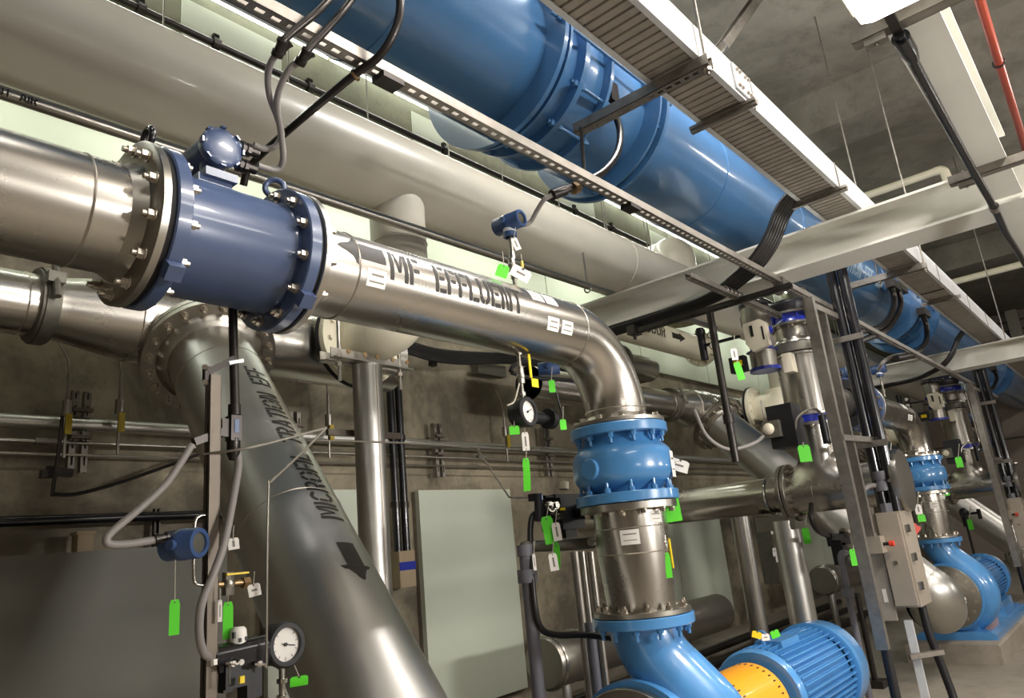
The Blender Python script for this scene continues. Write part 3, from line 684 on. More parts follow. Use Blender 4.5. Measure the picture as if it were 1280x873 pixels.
VX = 3.52
t = thing('process_pipe', 'stainless pipe lettered MF EFFLUENT ending in the near elbow', 'pipe', V(2.4, MY, MZ))
m = MB(); pipe(m, MX(1.43), MX(VX - 0.42), MR, 72)
m.arc(V(VX - 0.42, MY, MZ - 0.42), ZA, XA, 0.42, MR, 0, PI / 2, 72, 22)
m.lathe([(0.60, MR), (MZ - 0.42, MR)], V(VX, MY, 0), ZA, 72)
part(m, 'pipe_run', STEEL, t)
m = MB(); m.torus(MX(1.62), XA, MR, 0.004, 64, 6); part(m, 'weld_seam', WELD, t)
m = MB(); m.torus(MX(VX - 0.42), XA, MR, 0.003, 64, 6); part(m, 'weld_seam', STEELD, t)
m = MB(); m.torus(V(VX, MY, 0.67), ZA, MR, 0.004, 64, 6); part(m, 'weld_seam', WELD, t)
m = MB(); m.lathe([(1.405, 0.15), (1.405, 0.258), (1.408, 0.262), (1.43, 0.262), (1.433, 0.255), (1.436, 0.19), (1.47, MR)], MX(0), XA, 72); part(m, 'flange', STEELD, t)
bolts(t, MX(1.433), XA, 0.229, 12, 0.0155, stud=0.014, ph=0.5)
m = MB(); m.lathe([(0.582, 0.15), (0.582, 0.258), (0.585, 0.262), (0.603, 0.262), (0.606, 0.258), (0.608, 0.19), (0.64, MR)], V(VX, MY, 0), ZA, 72); part(m, 'flange', STEELD, t)
bolts(t, V(VX, MY, 0.606), ZA, 0.232, 12, 0.0155, ph=0.3)
m = MB(); v2, f2 = text2d('MF EFFLUENT')
# stencil bridges: the letters are cut by thin vertical gaps
tw_ = max(p[0] for p in v2); wrap(m, v2, f2, V(0, MY, MZ), XA, ZA, MR, 1.765, 0.128, math.radians(-13), 0.0015, 0.80 / (tw_ * 0.128))
part(m, 'lettering', DARKT, t)
m = MB(); arrow(m, V(0, MY, MZ), XA, ZA, MR, 1.745, -0.22, 0.13, math.radians(17)); part(m, 'arrow_mark', DARKT, t)
sticker(t, V(0, MY, MZ), XA, ZA, MR, 1.655, 1.745, math.radians(-28), math.radians(-5))
sticker(t, V(0, MY, MZ), XA, ZA, MR, 2.66, 2.755, math.radians(20), math.radians(44))
sticker(t, V(0, MY, MZ), XA, ZA, MR, 2.77, 2.865, math.radians(20), math.radians(44))
sticker(t, V(0, MY, MZ), XA, ZA, MR, 2.755, 2.845, math.radians(-27), math.radians(-4))
sticker(t, V(0, MY, MZ), XA, ZA, MR, 2.87, 2.96, math.radians(-27), math.radians(-4))
EFF = t

t = thing('check_valve', 'bright blue flanged valve body under the near elbow', 'valve', V(VX, MY, 0.15))
def Zl(mb, prof, x, y, n=64): return mb.lathe(prof, V(x, y, 0), ZA, n)
m = MB(); Zl(m, [(0.215, 0.19), (0.235, 0.205), (0.255, 0.235), (0.275, 0.262), (0.30, 0.276), (0.33, 0.279), (0.40, 0.277), (0.43, 0.268), (0.455, 0.248), (0.475, 0.222), (0.50, 0.205), (0.53, 0.20)], VX, MY); 
bd = part(m, 'body', BLUE, t)
m = MB(); Zl(m, [(0.525, 0.15), (0.525, 0.266), (0.53, 0.271), (0.574, 0.271), (0.579, 0.266), (0.579, 0.15)], VX, MY); part(m, 'flange', BLUE, t)
m = MB(); Zl(m, [(0.16, 0.15), (0.16, 0.276), (0.165, 0.281), (0.208, 0.281), (0.213, 0.276), (0.213, 0.15)], VX, MY); part(m, 'flange', BLUE, t)
m = MB()
a = Vector((-0.97, 0.10, 0)); m.lathe([(0.24, 0.058), (0.288, 0.055), (0.293, 0.05), (0.293, 0)], V(VX, MY, 0.345), a, 28)
part(m, 'boss', BLUE, t)
bolts(t, V(VX, MY, 0.525), -ZA, 0.236, 12, 0.016, BLUE, stud=0.03, ph=0.3)
bolts(t, V(VX, MY, 0.213), ZA, 0.245, 12, 0.016, BLUE, stud=0.035, ph=0.3)
sticker(t, V(VX, MY, 0.30), ZA, -YA, 0.279, -0.03, 0.11, math.radians(66), math.radians(82), vert=True)
VALVE = t

t = thing('pipe_spool', 'stainless spool between the near blue valve and its blue pump', 'pipe', V(VX, MY, -0.41))
m = MB(); Zl(m, [(-0.385, 0.178), (-0.33, 0.182), (-0.12, 0.197), (0.13, 0.197)], VX, MY); part(m, 'pipe_run', STEEL, t)
for q in (-0.10, 0.03):
    m = MB(); m.torus(V(VX, MY, q), ZA, 0.197, 0.003, 64, 6); part(m, 'weld_seam', WELD, t)
m = MB(); Zl(m, [(0.118, 0.15), (0.118, 0.258), (0.121, 0.262), (0.155, 0.262), (0.158, 0.25), (0.158, 0.15)], VX, MY); part(m, 'flange', STEELD, t)
m = MB(); Zl(m, [(-0.412, 0.15), (-0.412, 0.25), (-0.409, 0.254), (-0.388, 0.254), (-0.385, 0.25), (-0.385, 0.15)], VX, MY); part(m, 'flange', STEELD, t)
bolts(t, V(VX, MY, 0.118), -ZA, 0.232, 12, 0.015, ph=0.3)
bolts(t, V(VX, MY, -0.385), ZA, 0.224, 12, 0.0155, stud=0.012, ph=0.3)
sticker(t, V(VX, MY, 0), ZA, -YA, 0.197, -0.055, 0.02, math.radians(137), math.radians(166), vert=True)
sticker(t, V(VX, MY, 0), ZA, -YA, 0.197, 0.045, 0.105, math.radians(92), math.radians(116), vert=True)
SPOOL = t

# horizontal split of the pump: scroll casing, suction flange, bearing frame, guard, motor, base
AZ = -1.08
PX = VX - 0.02
t = thing('pump', 'near blue pump with an orange coupling guard and finned blue motor', 'pump', V(PX, MY, -1.5))
m = MB(); Zl(m, [(-0.465, 0.14), (-0.465, 0.262), (-0.461, 0.266), (-0.418, 0.266), (-0.414, 0.262), (-0.414, 0.14)], VX, MY); part(m, 'discharge_flange', BLUE, t)
bolts(t, V(VX, MY, -0.465), -ZA, 0.228, 12, 0.016, BLUE, stud=0.03, ph=0.3)
m = MB()
pth = [V(VX, 2.2, -0.44), V(VX, 2.195, -0.52), V(VX + .01, 2.14, -0.64), V(VX + .03, 2.03, -0.77), V(VX + .05, 1.92, -0.91), V(VX + .05, 1.87, -1.06), V(VX + .05, 1.90, -1.22), V(VX + .05, 2.02, -1.34), V(VX + .05, 2.2, -1.385), V(VX + .05, 2.38, -1.33), V(VX + .05, 2.49, -1.2), V(VX + .05, 2.52, -1.05), V(VX + .05, 2.45, -0.88), V(VX + .05, 2.30, -0.78)]
m.tube(pth, [0.195, 0.178, 0.172, 0.178, 0.185, 0.18, 0.165, 0.15, 0.135, 0.12, 0.105, 0.09, 0.075, 0.06], 32, 6)
m.lathe([(-0.12, 0.0), (-0.12, 0.30), (-0.08, 0.36), (0.12, 0.37), (0.20, 0.33), (0.26, 0.22), (0.30, 0.17), (0.62, 0.15), (0.64, 0.19), (0.70, 0.19), (0.70, 0)], V(VX, MY, AZ), XA, 48)
part(m, 'volute_casing', BLUE, t)
m = MB(); m.ring(V(VX, MY, AZ), XA, -0.20, -0.12, 0.2, 0.38, 56); part(m, 'casing_ring', BLUE, t)
m = MB(); m.prism([(-.15, -.43), (.15, -.43), (.10, 0), (-.10, 0)], V(VX + 0.33, MY, AZ), V(VX + 0.62, MY, AZ)); m.prism([(-.25, -.43), (.25, -.43), (.2, -.28), (-.2, -.28)], V(VX - 0.1, MY, AZ), V(VX + 0.2, MY, AZ)); part(m, 'support_foot', BLUE, t, flat=True)
m = MB()
gx0, gx1 = 4.13, 4.66
pr = [(math.cos(a) * 0.235, math.sin(a) * 0.235) for a in [PI * i / 24 for i in range(25)]]
pr = [(0.235, -0.38)] + pr + [(-0.235, -0.38)]
m.prism(pr, V(gx0, MY, AZ), V(gx1, MY, AZ)); g_ = part(m, 'coupling_guard', ORANGE, t)
for side_ in (gx0 + 0.035, gx1 - 0.06):
    m = MB()
    for i in range(13):
        a = math.radians(20 + i * 9.5); c = V(side_, MY, AZ) + Vector((0, -math.cos(a), math.sin(a))) * 0.2355
        m.box(c, 0.03, 0.008, 0.003, Matrix.Rotation(-(a - PI / 2), 3, 'X'))
    part(m, 'guard_slots', BLACK, g_)
MX0, MX1 = 4.72, 5.72
m = MB(); m.lathe([(0, 0), (0, 0.285), (0.03, 0.30), (0.06, 0.30), (0.08, 0.262), (1.0, 0.262), (1.02, 0.0)], V(MX0, MY, AZ), XA, 48)
for i in range(44):
    a = 2 * PI * i / 44
    if -2.4 < math.atan2(math.sin(a - PI / 2), math.cos(a - PI / 2)) < 2.4:
        d = Vector((0, math.cos(a), math.sin(a))); m.prism([(-0.005, 0.255), (0.005, 0.255), (0.004, 0.302), (-0.004, 0.302)], V(MX0 + 0.08, MY, AZ), V(MX1, MY, AZ), d)
mt = part(m, 'motor', BLUE, t, angle=30)
m = MB(); m.lathe([(0.0, 0.275), (0.0, 0.315), (0.22, 0.318), (0.27, 0.29), (0.29, 0.22), (0.295, 0.0)], V(MX1, MY, AZ), XA, 48); part(m, 'fan_cowl', BLUE, mt)
m = MB(); m.lathe([(-.015, .30), (-.015, .325), (.015, .325), (.015, .30)], V(MX1 + 0.02, MY, AZ), XA, 48); part(m, 'cowl_rim', BLUE, mt)
m = MB(); m.prism([(-0.10, 0.24), (0.10, 0.24), (0.09, 0.312), (-0.09, 0.312)], V(MX0 + 0.25, MY - 0.02, AZ), V(MX0 + 0.55, MY - 0.02, AZ)); part(m, 'terminal_box', BLUE, mt, flat=True)
m = MB(); m.torus(V(MX0 + 0.22, MY, AZ + 0.345), XA, 0.032, 0.009, 20, 8); m.cyl(V(MX0 + .22, MY, AZ + .29), V(MX0 + .22, MY, AZ + .325), .02); part(m, 'lifting_eye', BLUE, mt)
m = MB(); m.box2(V(MX0 + 0.1, MY - 0.3, AZ - 0.40), V(MX1 - 0.1, MY + 0.3, AZ - 0.24)); part(m, 'motor_foot', BLUE, mt, flat=True)
m = MB()
m.prism([(-0.42, -0.08), (0.42, -0.08), (0.42, 0.0), (0.36, 0.03), (-0.36, 0.03), (-0.42, 0.0)], V(VX - 0.25, MY, -1.50), V(5.93, MY, -1.50)); m.box2(V(4.66, MY - .34, -1.47), V(5.75, MY + .34, -1.43))
part(m, 'base_plate', BLUE, t, flat=True)
PUMP = t
m = MB(); m.prism([(-0.50, 0), (0.47, 0), (0.47, 0.19), (0.45, 0.21), (-0.48, 0.21), (-0.50, 0.19)], V(VX - 0.55, MY, -1.77), V(5.97, MY, -1.77))
PLINTH = solo(m, 'pump_plinth', CONCP, 'concrete plinth under the near blue pump', 'plinth', flat=True)
t = thing('suction_pipe', 'stainless suction flange and reducer of the near pump', 'pipe', V(3.1, MY, AZ))
m = MB(); m.lathe([(-1.1, 0.25), (-0.8, 0.25), (-0.5, 0.225), (-0.26, 0.22)], V(VX, MY, AZ), XA, 48); part(m, 'reducer', STEEL, t)
m = MB(); m.lathe([(-0.26, 0.15), (-0.26, 0.35), (-0.255, 0.355), (-0.21, 0.355), (-0.205, 0.35), (-0.205, 0.15)], V(VX, MY, AZ), XA, 56); part(m, 'flange', STEELD, t)
bolts(t, V(VX - 0.26, MY, AZ), -XA, 0.30, 16, 0.015, ph=0.5)
sticker(t, V(VX, MY, AZ), XA, ZA, 0.245, -0.58, -0.50, math.radians(-20), math.radians(5))
SUCT = t

# ------------------------------------------------------------------ raw feed header on the far side, the slanting microfiltration pipe
HY, HZ2 = 4.38, 1.51
t = thing('steel_header', 'stainless header with a conical reducer and tee behind the flow meter', 'pipe', V(2.1, HY, HZ2))
m = MB(); m.lathe([(1.29, 0.172), (1.33, 0.175), (1.37, 0.18), (1.72, 0.245), (1.76, 0.252), (3.72, 0.252), (3.722, 0)], V(0, HY, HZ2), XA, 56); part(m, 'run', STEEL, t)
DD = Vector((-0.1035, -0.6965, -0.710)).normalized(); DO = V(2.165, HY, HZ2)
m = MB(); m.lathe([(0, 0.25), (0.24, 0.25), (0.27, 0.26)], DO, DD, 56); m.sphere(DO, 0.262, 32); part(m, 'tee_branch', STEEL, t)
m = MB(); m.ring(DO, DD, 0.27, 0.305, 0.24, 0.39, 64); part(m, 'flange', STEELD, t)
m = MB(); m.torus(V(1.73, HY, HZ2), XA, 0.248, 0.004, 56, 6); part(m, 'weld_seam', WELD, t)
NX, NY = 3.18, 4.02
m = MB(); m.lathe([(0, 0.22), (0.26, 0.22), (0.27, 0.30), (0.30, 0.30), (0.30, 0.2)], V(NX, HY, HZ2), -YA, 48); part(m, 'branch', STEELD, t)
HEADER = t
t = thing('pipe_coupling', 'grooved pipe clamp joining the pipe at the left edge to the reducer', 'coupling', V(1.27, HY, HZ2))
m = MB(); m.ring(V(1.27, HY, HZ2), XA, -0.045, 0.045, 0.168, 0.205, 48); m.ring(V(1.27, HY, HZ2), XA, -0.03, 0.03, 0.2, 0.215, 48); part(m, 'housing', CAST, t)
m = MB(); a = Vector((0, -0.9, 0.42)).normalized(); m.box(V(1.27, HY, HZ2) + a * 0.235, 0.085, 0.06, 0.06); m.cyl(V(1.27, HY, HZ2) + a * 0.235 - Vector((0, 0.05, 0.12)), V(1.27, HY, HZ2) + a * 0.235 + Vector((0, 0.02, 0.08)), 0.02, n=8); part(m, 'bolt_pad', CAST, t)
CLAMP = t
t = thing('process_pipe', 'polished stainless pipe coming in at the left edge below the meter line', 'pipe', V(0, HY, HZ2))
m = MB(); pipe(m, V(-1.5, HY, HZ2), V(1.26, HY, HZ2), 0.172, 48); part(m, 'pipe_run', STEEL, t)
m = MB(); m.torus(V(1.17, HY, HZ2), XA, 0.172, 0.004, 40, 6); part(m, 'weld_seam', WELD, t)
LFEED = t
t = thing('slanted_pipe', 'wide stainless pipe slanting down to the floor, lettered MICROFILTRATION EFF', 'pipe', DO + DD * 1.6)
DE = 3.30
m = MB(); m.lathe([(0.37, 0.27), (0.42, 0.25), (DE, 0.25)], DO, DD, 72)
e0 = DO + DD * DE
# elbow turning level, then towards the pump
R_ = 0.45; nrm = Vector((0, -0.692, 0.722))
pts = [e0 - DD * 0.02, e0 + DD * 0.10 + XA * 0.03, V(e0.x + 0.20, e0.y - 0.06, AZ + 0.03), V(e0.x + 0.45, e0.y + 0.04, AZ), V(e0.x + 0.72, MY - 0.06, AZ), V(VX - 1.08, MY, AZ)]
m.tube(pts, 0.25, 48, 6, cap=False)
part(m, 'pipe_run', STEELG, t)
m = MB(); m.ring(DO, DD, 0.312, 0.352, 0.24, 0.39, 64); part(m, 'flange', STEELD, t)
m = MB(); m.lathe([(0.352, 0.31), (0.39, 0.285), (0.405, 0.252)], DO, DD, 56); part(m, 'hub', STEELD, t)
bolts(t, DO + DD * 0.352, DD, 0.348, 20, 0.02, stud=0.03, ph=0.2)
for q in (0.62, 1.9):
    m = MB(); m.torus(DO + DD * q, DD, 0.25, 0.003, 56, 6); part(m, 'weld_seam', WELD, t)
# lettering reads upwards along the pipe
m = MB(); v2, f2 = text2d('MICROFIL TRATION EFF')
def proj(p):
    q = Vector(p) - Vector((0, 0, H)); d = q.dot(RZ); return q.dot(RX) / d * FOC + 640, q.dot(RY) / d * FOC + 426.5
UPD = -DD
def vdir(s_):
    c = Vector((0, 0, H)) - (DO + DD * s_); c -= DD * c.dot(DD); return c.normalized()
vc = vdir(1.3); lft = vc.cross(UPD)
def s_at(py):
    a, b = 0.0, 3.2
    for _ in range(40):
        c_ = (a + b) / 2
        if proj(DO + DD * c_)[1] < py: a = c_
        else: b = c_
    return a
sA, sB = s_at(704), s_at(505)
tw = max(p[0] for p in v2)
hgt = 0.12
wrap(m, v2, f2, DO, UPD, lft, 0.25, -sA, hgt, math.radians(-60), 0.0015, (sA - sB) / (tw * hgt))
part(m, 'lettering', DARKT, t)
m = MB(); arrow(m, DO, UPD, lft, 0.25, -s_at(735), -0.22, 0.15, math.radians(-44)); part(m, 'arrow_mark', DARKT, t)
DIAG = t

# ivory elbow under the white branch, its flange on the header, and the column with its cross plate
t = thing('ivory_elbow', 'ivory elbow from the white branch, flanged onto the steel header', 'pipe', V(BXW, WY, HZ2))
m = MB(); ex = NX
m.lathe([(1.50, 0.2), (1.72, 0.2)], V(BXW, WY, 0), ZA, 48)
m.tube([V(BXW, WY, 1.75), V(BXW - .01, WY, 1.66), V(ex + .03, WY + .02, 1.56), V(ex, WY + 0.1, HZ2 + .01), V(ex, NY - 0.1, HZ2), V(ex, NY + 0.05, HZ2)], 0.2, 44, 6)
part(m, 'elbow', IVORY, t)
m = MB(); m.torus(V(ex + .02, WY + .05, 1.565), (0.05, .70, -.71), .203, .006, 40, 6); part(m, 'weld_seam', WPIPE, t)
m = MB(); m.ring(V(ex, NY, HZ2), YA, -0.02, 0.03, 0.2, 0.335, 56); part(m, 'flange', IVORY, t)
m = MB(); m.ring(V(ex, NY + 0.03, HZ2), YA, 0.0, 0.03, 0.2, 0.345, 56); part(m, 'gasket', GASK, t)
bolts(t, V(ex, NY - 0.02, HZ2), -YA, 0.275, 14, 0.017, IVORY, ph=0.2)
IVEL = t
CX, CY = 3.08, 3.84
CZ = 1.265
t = thing('support_column', 'upright stainless pipe column with a bolted plate on top, under the ivory elbow', 'column', V(CX, CY, -1.77))
m = MB(); m.lathe([(-1.77, 0.10), (CZ, 0.10), (CZ, 0)], V(CX, CY, 0), ZA, 36); part(m, 'post', STEELG, t)
m = MB(); m.bar(V(CX, CY - 0.101, -1.7), V(CX, CY - 0.101, CZ - 0.02), 0.012, 0.004, -YA); part(m, 'weld_seam', WELD, t)
m = MB(); d = Vector((1, 0.06, 0)).normalized()
for yy in (-0.06, 0.06): m.prism([(-.03, 0), (.03, 0), (.03, .008), (-.022, .008), (-.022, .075), (-.03, .075)], V(CX, CY + yy, CZ) - d * 0.33, V(CX, CY + yy, CZ) + d * 0.36)
pl = part(m, 'cross_plate', STEELD, t, flat=True)
for q in (-0.23, -0.09, 0.02, 0.16, 0.30):
    m = MB(); m.cyl(V(CX, CY - .089, CZ + .045) + d * q, V(CX, CY - .097, CZ + .045) + d * q, 0.016, n=10); part(m, 'slot_hole', BRASS, pl)
for q in (-0.26, 0.28):
    m = MB(); m.cyl(V(CX, CY - 0.03, CZ - 0.14) + d * q, V(CX, CY - 0.03, CZ + 0.32) + d * q, 0.013, n=12); r_ = part(m, 'u_bolt', STEEL, t)
    m = MB(); m.cyl(V(CX, CY - 0.03, CZ - 0.045) + d * q, V(CX, CY - 0.03, CZ - 0.02) + d * q, 0.026, n=6); part(m, 'nut', BOLT, r_)
m = MB(); m.bar(V(CX - 0.25, CY + 0.12, 0.82), V(CX + 0.36, CY + 0.12, 0.82), .03, .04); part(m, 'cross_plate', STRUTD, t, flat=True)
COLUMN = t

# ------------------------------------------------------------------ riser with blue wafer valves, joining the second meter line
RXX, RY_ = 6.85, 2.22
t = thing('steel_header', 'level stainless tee pipe below the riser, running back behind the blue valve', 'pipe', V(RXX, RY_, 0.2))
TZ0 = 0.215
def TY(y): return V(RXX, y, TZ0)
m = MB(); m.lathe([(0, 0.162), (4.9 - 2.62, 0.162)], TY(2.62), YA, 48); m.disc(TY(4.9), YA, 0, .01, .162); part(m, 'run', STEEL, t)
m = MB(); m.lathe([(0, 0.188), (2.50 - 1.62, 0.188)], TY(1.62), YA, 48)
m.lathe([(0.12, 0.172), (0.60, 0.172)], TY(RY_), ZA, 48); saddle(m, TY(RY_), YA, ZA, 0.188, 0.172, 0.15); part(m, 'tee', STEEL, t)
for a, b in ((2.50, 2.535), (2.545, 2.58)):
    m = MB(); m.lathe([(a, 0.12), (a, 0.255), (a + .004, 0.26), (b - .004, 0.26), (b, 0.255), (b, 0.12)], V(RXX, 0, TZ0), YA, 56); part(m, 'flange', STEELD, t)
m = MB(); m.ring(TY(2.535), YA, 0, .01, .12, .25); part(m, 'gasket', GASK, t)
m = MB(); m.lathe([(1.56, 0), (1.56, 0.255), (1.60, 0.26), (1.62, 0.255), (1.62, 0.18)], V(RXX, 0, TZ0), YA, 56); part(m, 'blind_flange', STEELD, t)
bolts(t, TY(2.50), -YA, 0.222, 12, 0.016, stud=0.012); bolts(t, TY(2.58), YA, 0.222, 12, 0.016, stud=0.012); bolts(t, TY(1.62), YA, 0.222, 12, 0.016)
m = MB(); m.torus(TY(2.72), YA, .168, 0.012, 40, 8); part(m, 'band', STEEL, t)
for q in (2.28, 1.9):
    m = MB(); m.torus(TY(q), YA, .188, .003, 40, 6); part(m, 'weld_seam', STEELD, t)
TEE = t
t = thing('support_column', 'stainless column standing under the flange of the level tee pipe', 'column', V(RXX, 2.62, -1.77))
m = MB(); m.lathe([(-1.77, 0.118), (-.02, 0.118), (-.02, 0)], V(RXX - .05, 2.62, 0), ZA, 32); part(m, 'post', STEELG, t)
m = MB(); m.box2(V(RXX - .14, 2.50, -.10), V(RXX + .10, 2.86, .03)); part(m, 'saddle', STEELD, t, flat=True)
TCOL = t
t = thing('riser', 'upright stainless riser with blue wafer valves right of the near pump', 'pipe', V(RXX, RY_, 0.78))
def RZL(prof, n=48): return MB().lathe(prof, V(RXX, RY_, 0), ZA, n)
part(RZL([(0.775, .18), (0.775, .243), (0.80, .243), (0.80, .18)]), 'flange', STEELD, t)
part(RZL([(0.80, .18), (0.80, .232), (0.865, .232), (0.865, .18)]), 'wafer_valve', ROYAL, t)
part(RZL([(0.865, .18), (0.865, .243), (0.885, .243), (0.885, .18)]), 'flange', STEELD, t)
bolts(t, V(RXX, RY_, 0.775), -ZA, 0.215, 10, 0.014)
m = RZL([(0.885, 0.205), (1.42, 0.205)]); m.lathe([(0.0, MR), (0.15, 0.175), (0.25, MR), (1.12, MR)], V(RXX, MY + 0.04, MZ), XA, 48); part(m, 'tee', STEEL, t)
part(RZL([(1.42, 0.205), (1.425, 0.228), (1.445, 0.228), (1.45, 0.2)]), 'rim', STEELD, t)
part(RZL([(1.455, 0.19), (1.46, 0.225), (1.54, 0.225), (1.545, 0.19)]), 'grooved_coupling', CAST, t)
part(RZL([(1.545, 0.17), (1.55, 0.21), (1.57, 0.205), (1.60, 0.165), (1.72, 0.165)]), 'reducer', STEEL, t)
part(RZL([(1.72, .15), (1.72, .218), (1.74, .218), (1.74, .15)]), 'flange', STEELD, t)
part(RZL([(1.74, .15), (1.74, .20), (1.765, .185), (1.80, .185), (1.825, .20), (1.825, .15)]), 'wafer_valve', ROYAL, t)
m = MB()
for i in range(10):
    a = 2 * PI * i / 10; m.cyl(V(RXX + math.cos(a) * .197, RY_ + math.sin(a) * .197, 1.72), V(RXX + math.cos(a) * .197, RY_ + math.sin(a) * .197, 1.845), .011, n=8)
part(m, 'stud_ring', ROYAL, t)
part(RZL([(1.825, .1), (1.825, .218), (1.845, .218), (1.845, .1)]), 'flange', STEELD, t)
m = RZL([(1.845, .17), (1.90, .20), (1.93, .20), (1.95, .15), (1.96, 0)]); m.torus(V(RXX, RY_, 1.93), ZA, .17, .03); part(m, 'top_casting', BLACK, t)
bolts(t, V(RXX, RY_, 1.72), -ZA, 0.195, 10, 0.014); bolts(t, V(RXX, RY_, 1.95), ZA, 0.14, 8, 0.014)
m = MB(); m.prism([(-.06, 0), (.06, 0), (.05, .11), (-.05, .11)], V(RXX - .02, RY_ - .166, 1.58), V(RXX + .06, RY_ - .166, 1.58)); part(m, 'nameplate', WHITE, t, flat=True)
RISER = t
t = thing('valve_actuator', 'upright piston actuator with blue end caps beside the riser top', 'actuator', V(RXX - 0.40, RY_ + 0.10, 1.2))
AX_, AY_ = RXX - 0.50, RY_ + 0.14
def AL(prof, n=32): return MB().lathe(prof, V(AX_, AY_, 0), ZA, n)
part(AL([(1.27, 0), (1.27, .135), (1.30, .135), (1.30, 0)]), 'end_cap', ROYAL, t)
part(AL([(1.30, .115), (1.45, .115)]), 'cylinder', STEELD, t)
part(AL([(1.45, .12), (1.455, .14), (1.47, .10), (1.60, .095), (1.62, .13), (1.65, .13), (1.65, .1)]), 'yoke', ROYAL, t)
part(AL([(1.65, .125), (1.86, .125)]), 'cylinder', STEELD, t)
part(AL([(1.86, .13), (1.90, .13), (1.91, .05), (1.96, .04), (1.96, 0)]), 'end_cap', BLACK, t)
m = MB(); m.prism([(-.105, -.11), (.045, -.14), (.095, -.06), (.095, .12), (-.06, .13), (-.105, .09)], V(AX_ - .16, AY_ - .05, 1.56), V(AX_ - .23, AY_ - .05, 1.56)); ps = part(m, 'positioner', CREAM, t)
m = MB(); m.box2(V(AX_ - .236, AY_ - .04, 1.55), V(AX_ - .229, AY_ - .015, 1.65)); m.box2(V(AX_ - .236, AY_ - .13, 1.50), V(AX_ - .229, AY_ - .115, 1.62)); part(m, 'slot', BLACK, ps)
m = MB(); m.box2(V(AX_ + .05, AY_ - .22, 1.23), V(AX_ + .16, AY_ - .14, 1.40)); part(m, 'bracket', CREAM, t)
m = MB(); m.tube([V(AX_ - .2, AY_ - .03, 1.66), V(AX_ - .2, AY_ - .03, 1.78), V(AX_ - .19, AY_ - .0, 1.86)], .006, 6); m.tube([V(AX_ - .2, AY_ + .06, 1.66), V(AX_ - .21, AY_ + .06, 1.75)], .006, 6); part(m, 'tubing', GALV, t)
for zz in (1.66, 1.56):
    m = MB(); q = V(AX_ - .22, AY_ + .34, zz); m.cyl(q, q - XA * .03, .036, n=20); g_ = part(m, 'small_gauge', BLACK, t); m = MB(); m.cyl(q - XA * .03, q - XA * .032, .028, n=20); part(m, 'dial', WHITE, g_)
m = MB(); m.cyl(V(AX_ - .2, AY_ + .46, 1.46), V(AX_ - .2, AY_ + .46, 1.76), .035); m.cyl(V(AX_ - .2, AY_ + .46, 1.7), V(AX_ - .2, AY_ + .46, 1.74), .045); m.box2(V(AX_ - .22, AY_ + .1, 1.58), V(AX_ - .18, AY_ + .46, 1.60)); part(m, 'air_regulator', BLACK, t)
m = MB(); m.box2(V(AX_ - .2, AY_ + .10, 1.28), V(AX_ - .12, AY_ + .24, 1.42)); lb = part(m, 'switch_box', BLACK, t); m = MB(); m.box2(V(AX_ - .203, AY_ + .12, 1.33), V(AX_ - .2, AY_ + .2, 1.38)); part(m, 'switch_plate', YELL, lb)
ACT = t
t = thing('valve_actuator', 'square black valve box on the lower riser with clear round indicator', 'actuator', V(RXX - .25, RY_ - .1, 0.6))
LX, LY = 6.62, 0.12
m = MB(); m.box2(V(LX - .46, 2.02 + LY, 0.57), V(LX - .24, 2.24 + LY, 0.93)); part(m, 'housing', BLACK, t, flat=True)
m = MB(); m.box2(V(LX - .52, 2.13 + LY, 0.66), V(LX - .45, 2.27 + LY, 0.80)); sb = part(m, 'switch_body', CAST, t, flat=True)
m = MB(); m.sphere(V(LX - .52, 2.22 + LY, 0.735), 0.05, 20, (0.7, 1, 1)); part(m, 'indicator', CREAM, sb)
m = MB(); m.tube([V(LX - .44, 2.03 + LY, .70), V(LX - .43, 1.99 + LY, .80), V(LX - .36, 2.0, .86), V(LX - .2, 1.96, .80), V(LX - .05, 1.93, .84), V(LX + .0, 1.93, 1.1), V(LX + .0, 1.95, 1.9), V(LX - .1, 1.99, 1.98)], .011, 8); part(m, 'tubing', STEELD, t)
m = MB(); m.cyl(V(LX - .30, 1.96, .56), V(LX - .30, 1.96, .80), .03); part(m, 'air_filter', BLACK, t)
m = MB(); m.tube([V(LX - .5, 2.26 + LY, .70), V(LX - .58, 2.35 + LY, .63), V(LX - .75, 2.5 + LY, .60), V(LX - .9, 2.6 + LY, .72), V(LX - .95, 2.65 + LY, .95)], .016, 10); part(m, 'flexible_conduit', CONDG, t)
m = MB(); m.cyl(V(LX - .25, 2.30, .80), V(RXX - .1, RY_, .83), .04); part(m, 'mounting_stem', STEELD, t)
LACT = t

# ------------------------------------------------------------------ stanchions carrying the electrical boxes
t = thing('strut_stand', 'tall strut and black pipe stand holding the steel control box', 'stand', V(6.3, 1.78, -1.77))
m = MB(); unistrut(m, V(6.02, SY - .04, -0.98), V(6.02, SY - .04, 1.72), False, up=(1, 0, 0), w=.085, h=.06); part(m, 'post', GALV, t, flat=True)
m = MB(); m.cyl(V(6.04, SY - .05, -1.77), V(6.04, SY - .05, -0.98), .035, n=14); part(m, 'post_foot', BLACK, t)
m = MB(); unistrut(m, V(6.32, SY - .04, -0.2), V(6.32, SY - .04, 1.66), False, up=(1, 0, 0), w=.06, h=.05); part(m, 'post', GALV, t, flat=True)
m = MB(); m.bar(V(5.99, SY - .04, 1.66), V(6.62, SY - .06, 1.66), .05, .05); part(m, 'cross_strut', GALV, t, flat=True)
m = MB(); m.bar(V(6.0, SY - .07, .56), V(6.66, SY - .12, .56), .045, .045); part(m, 'cross_strut', GALV, t, flat=True)
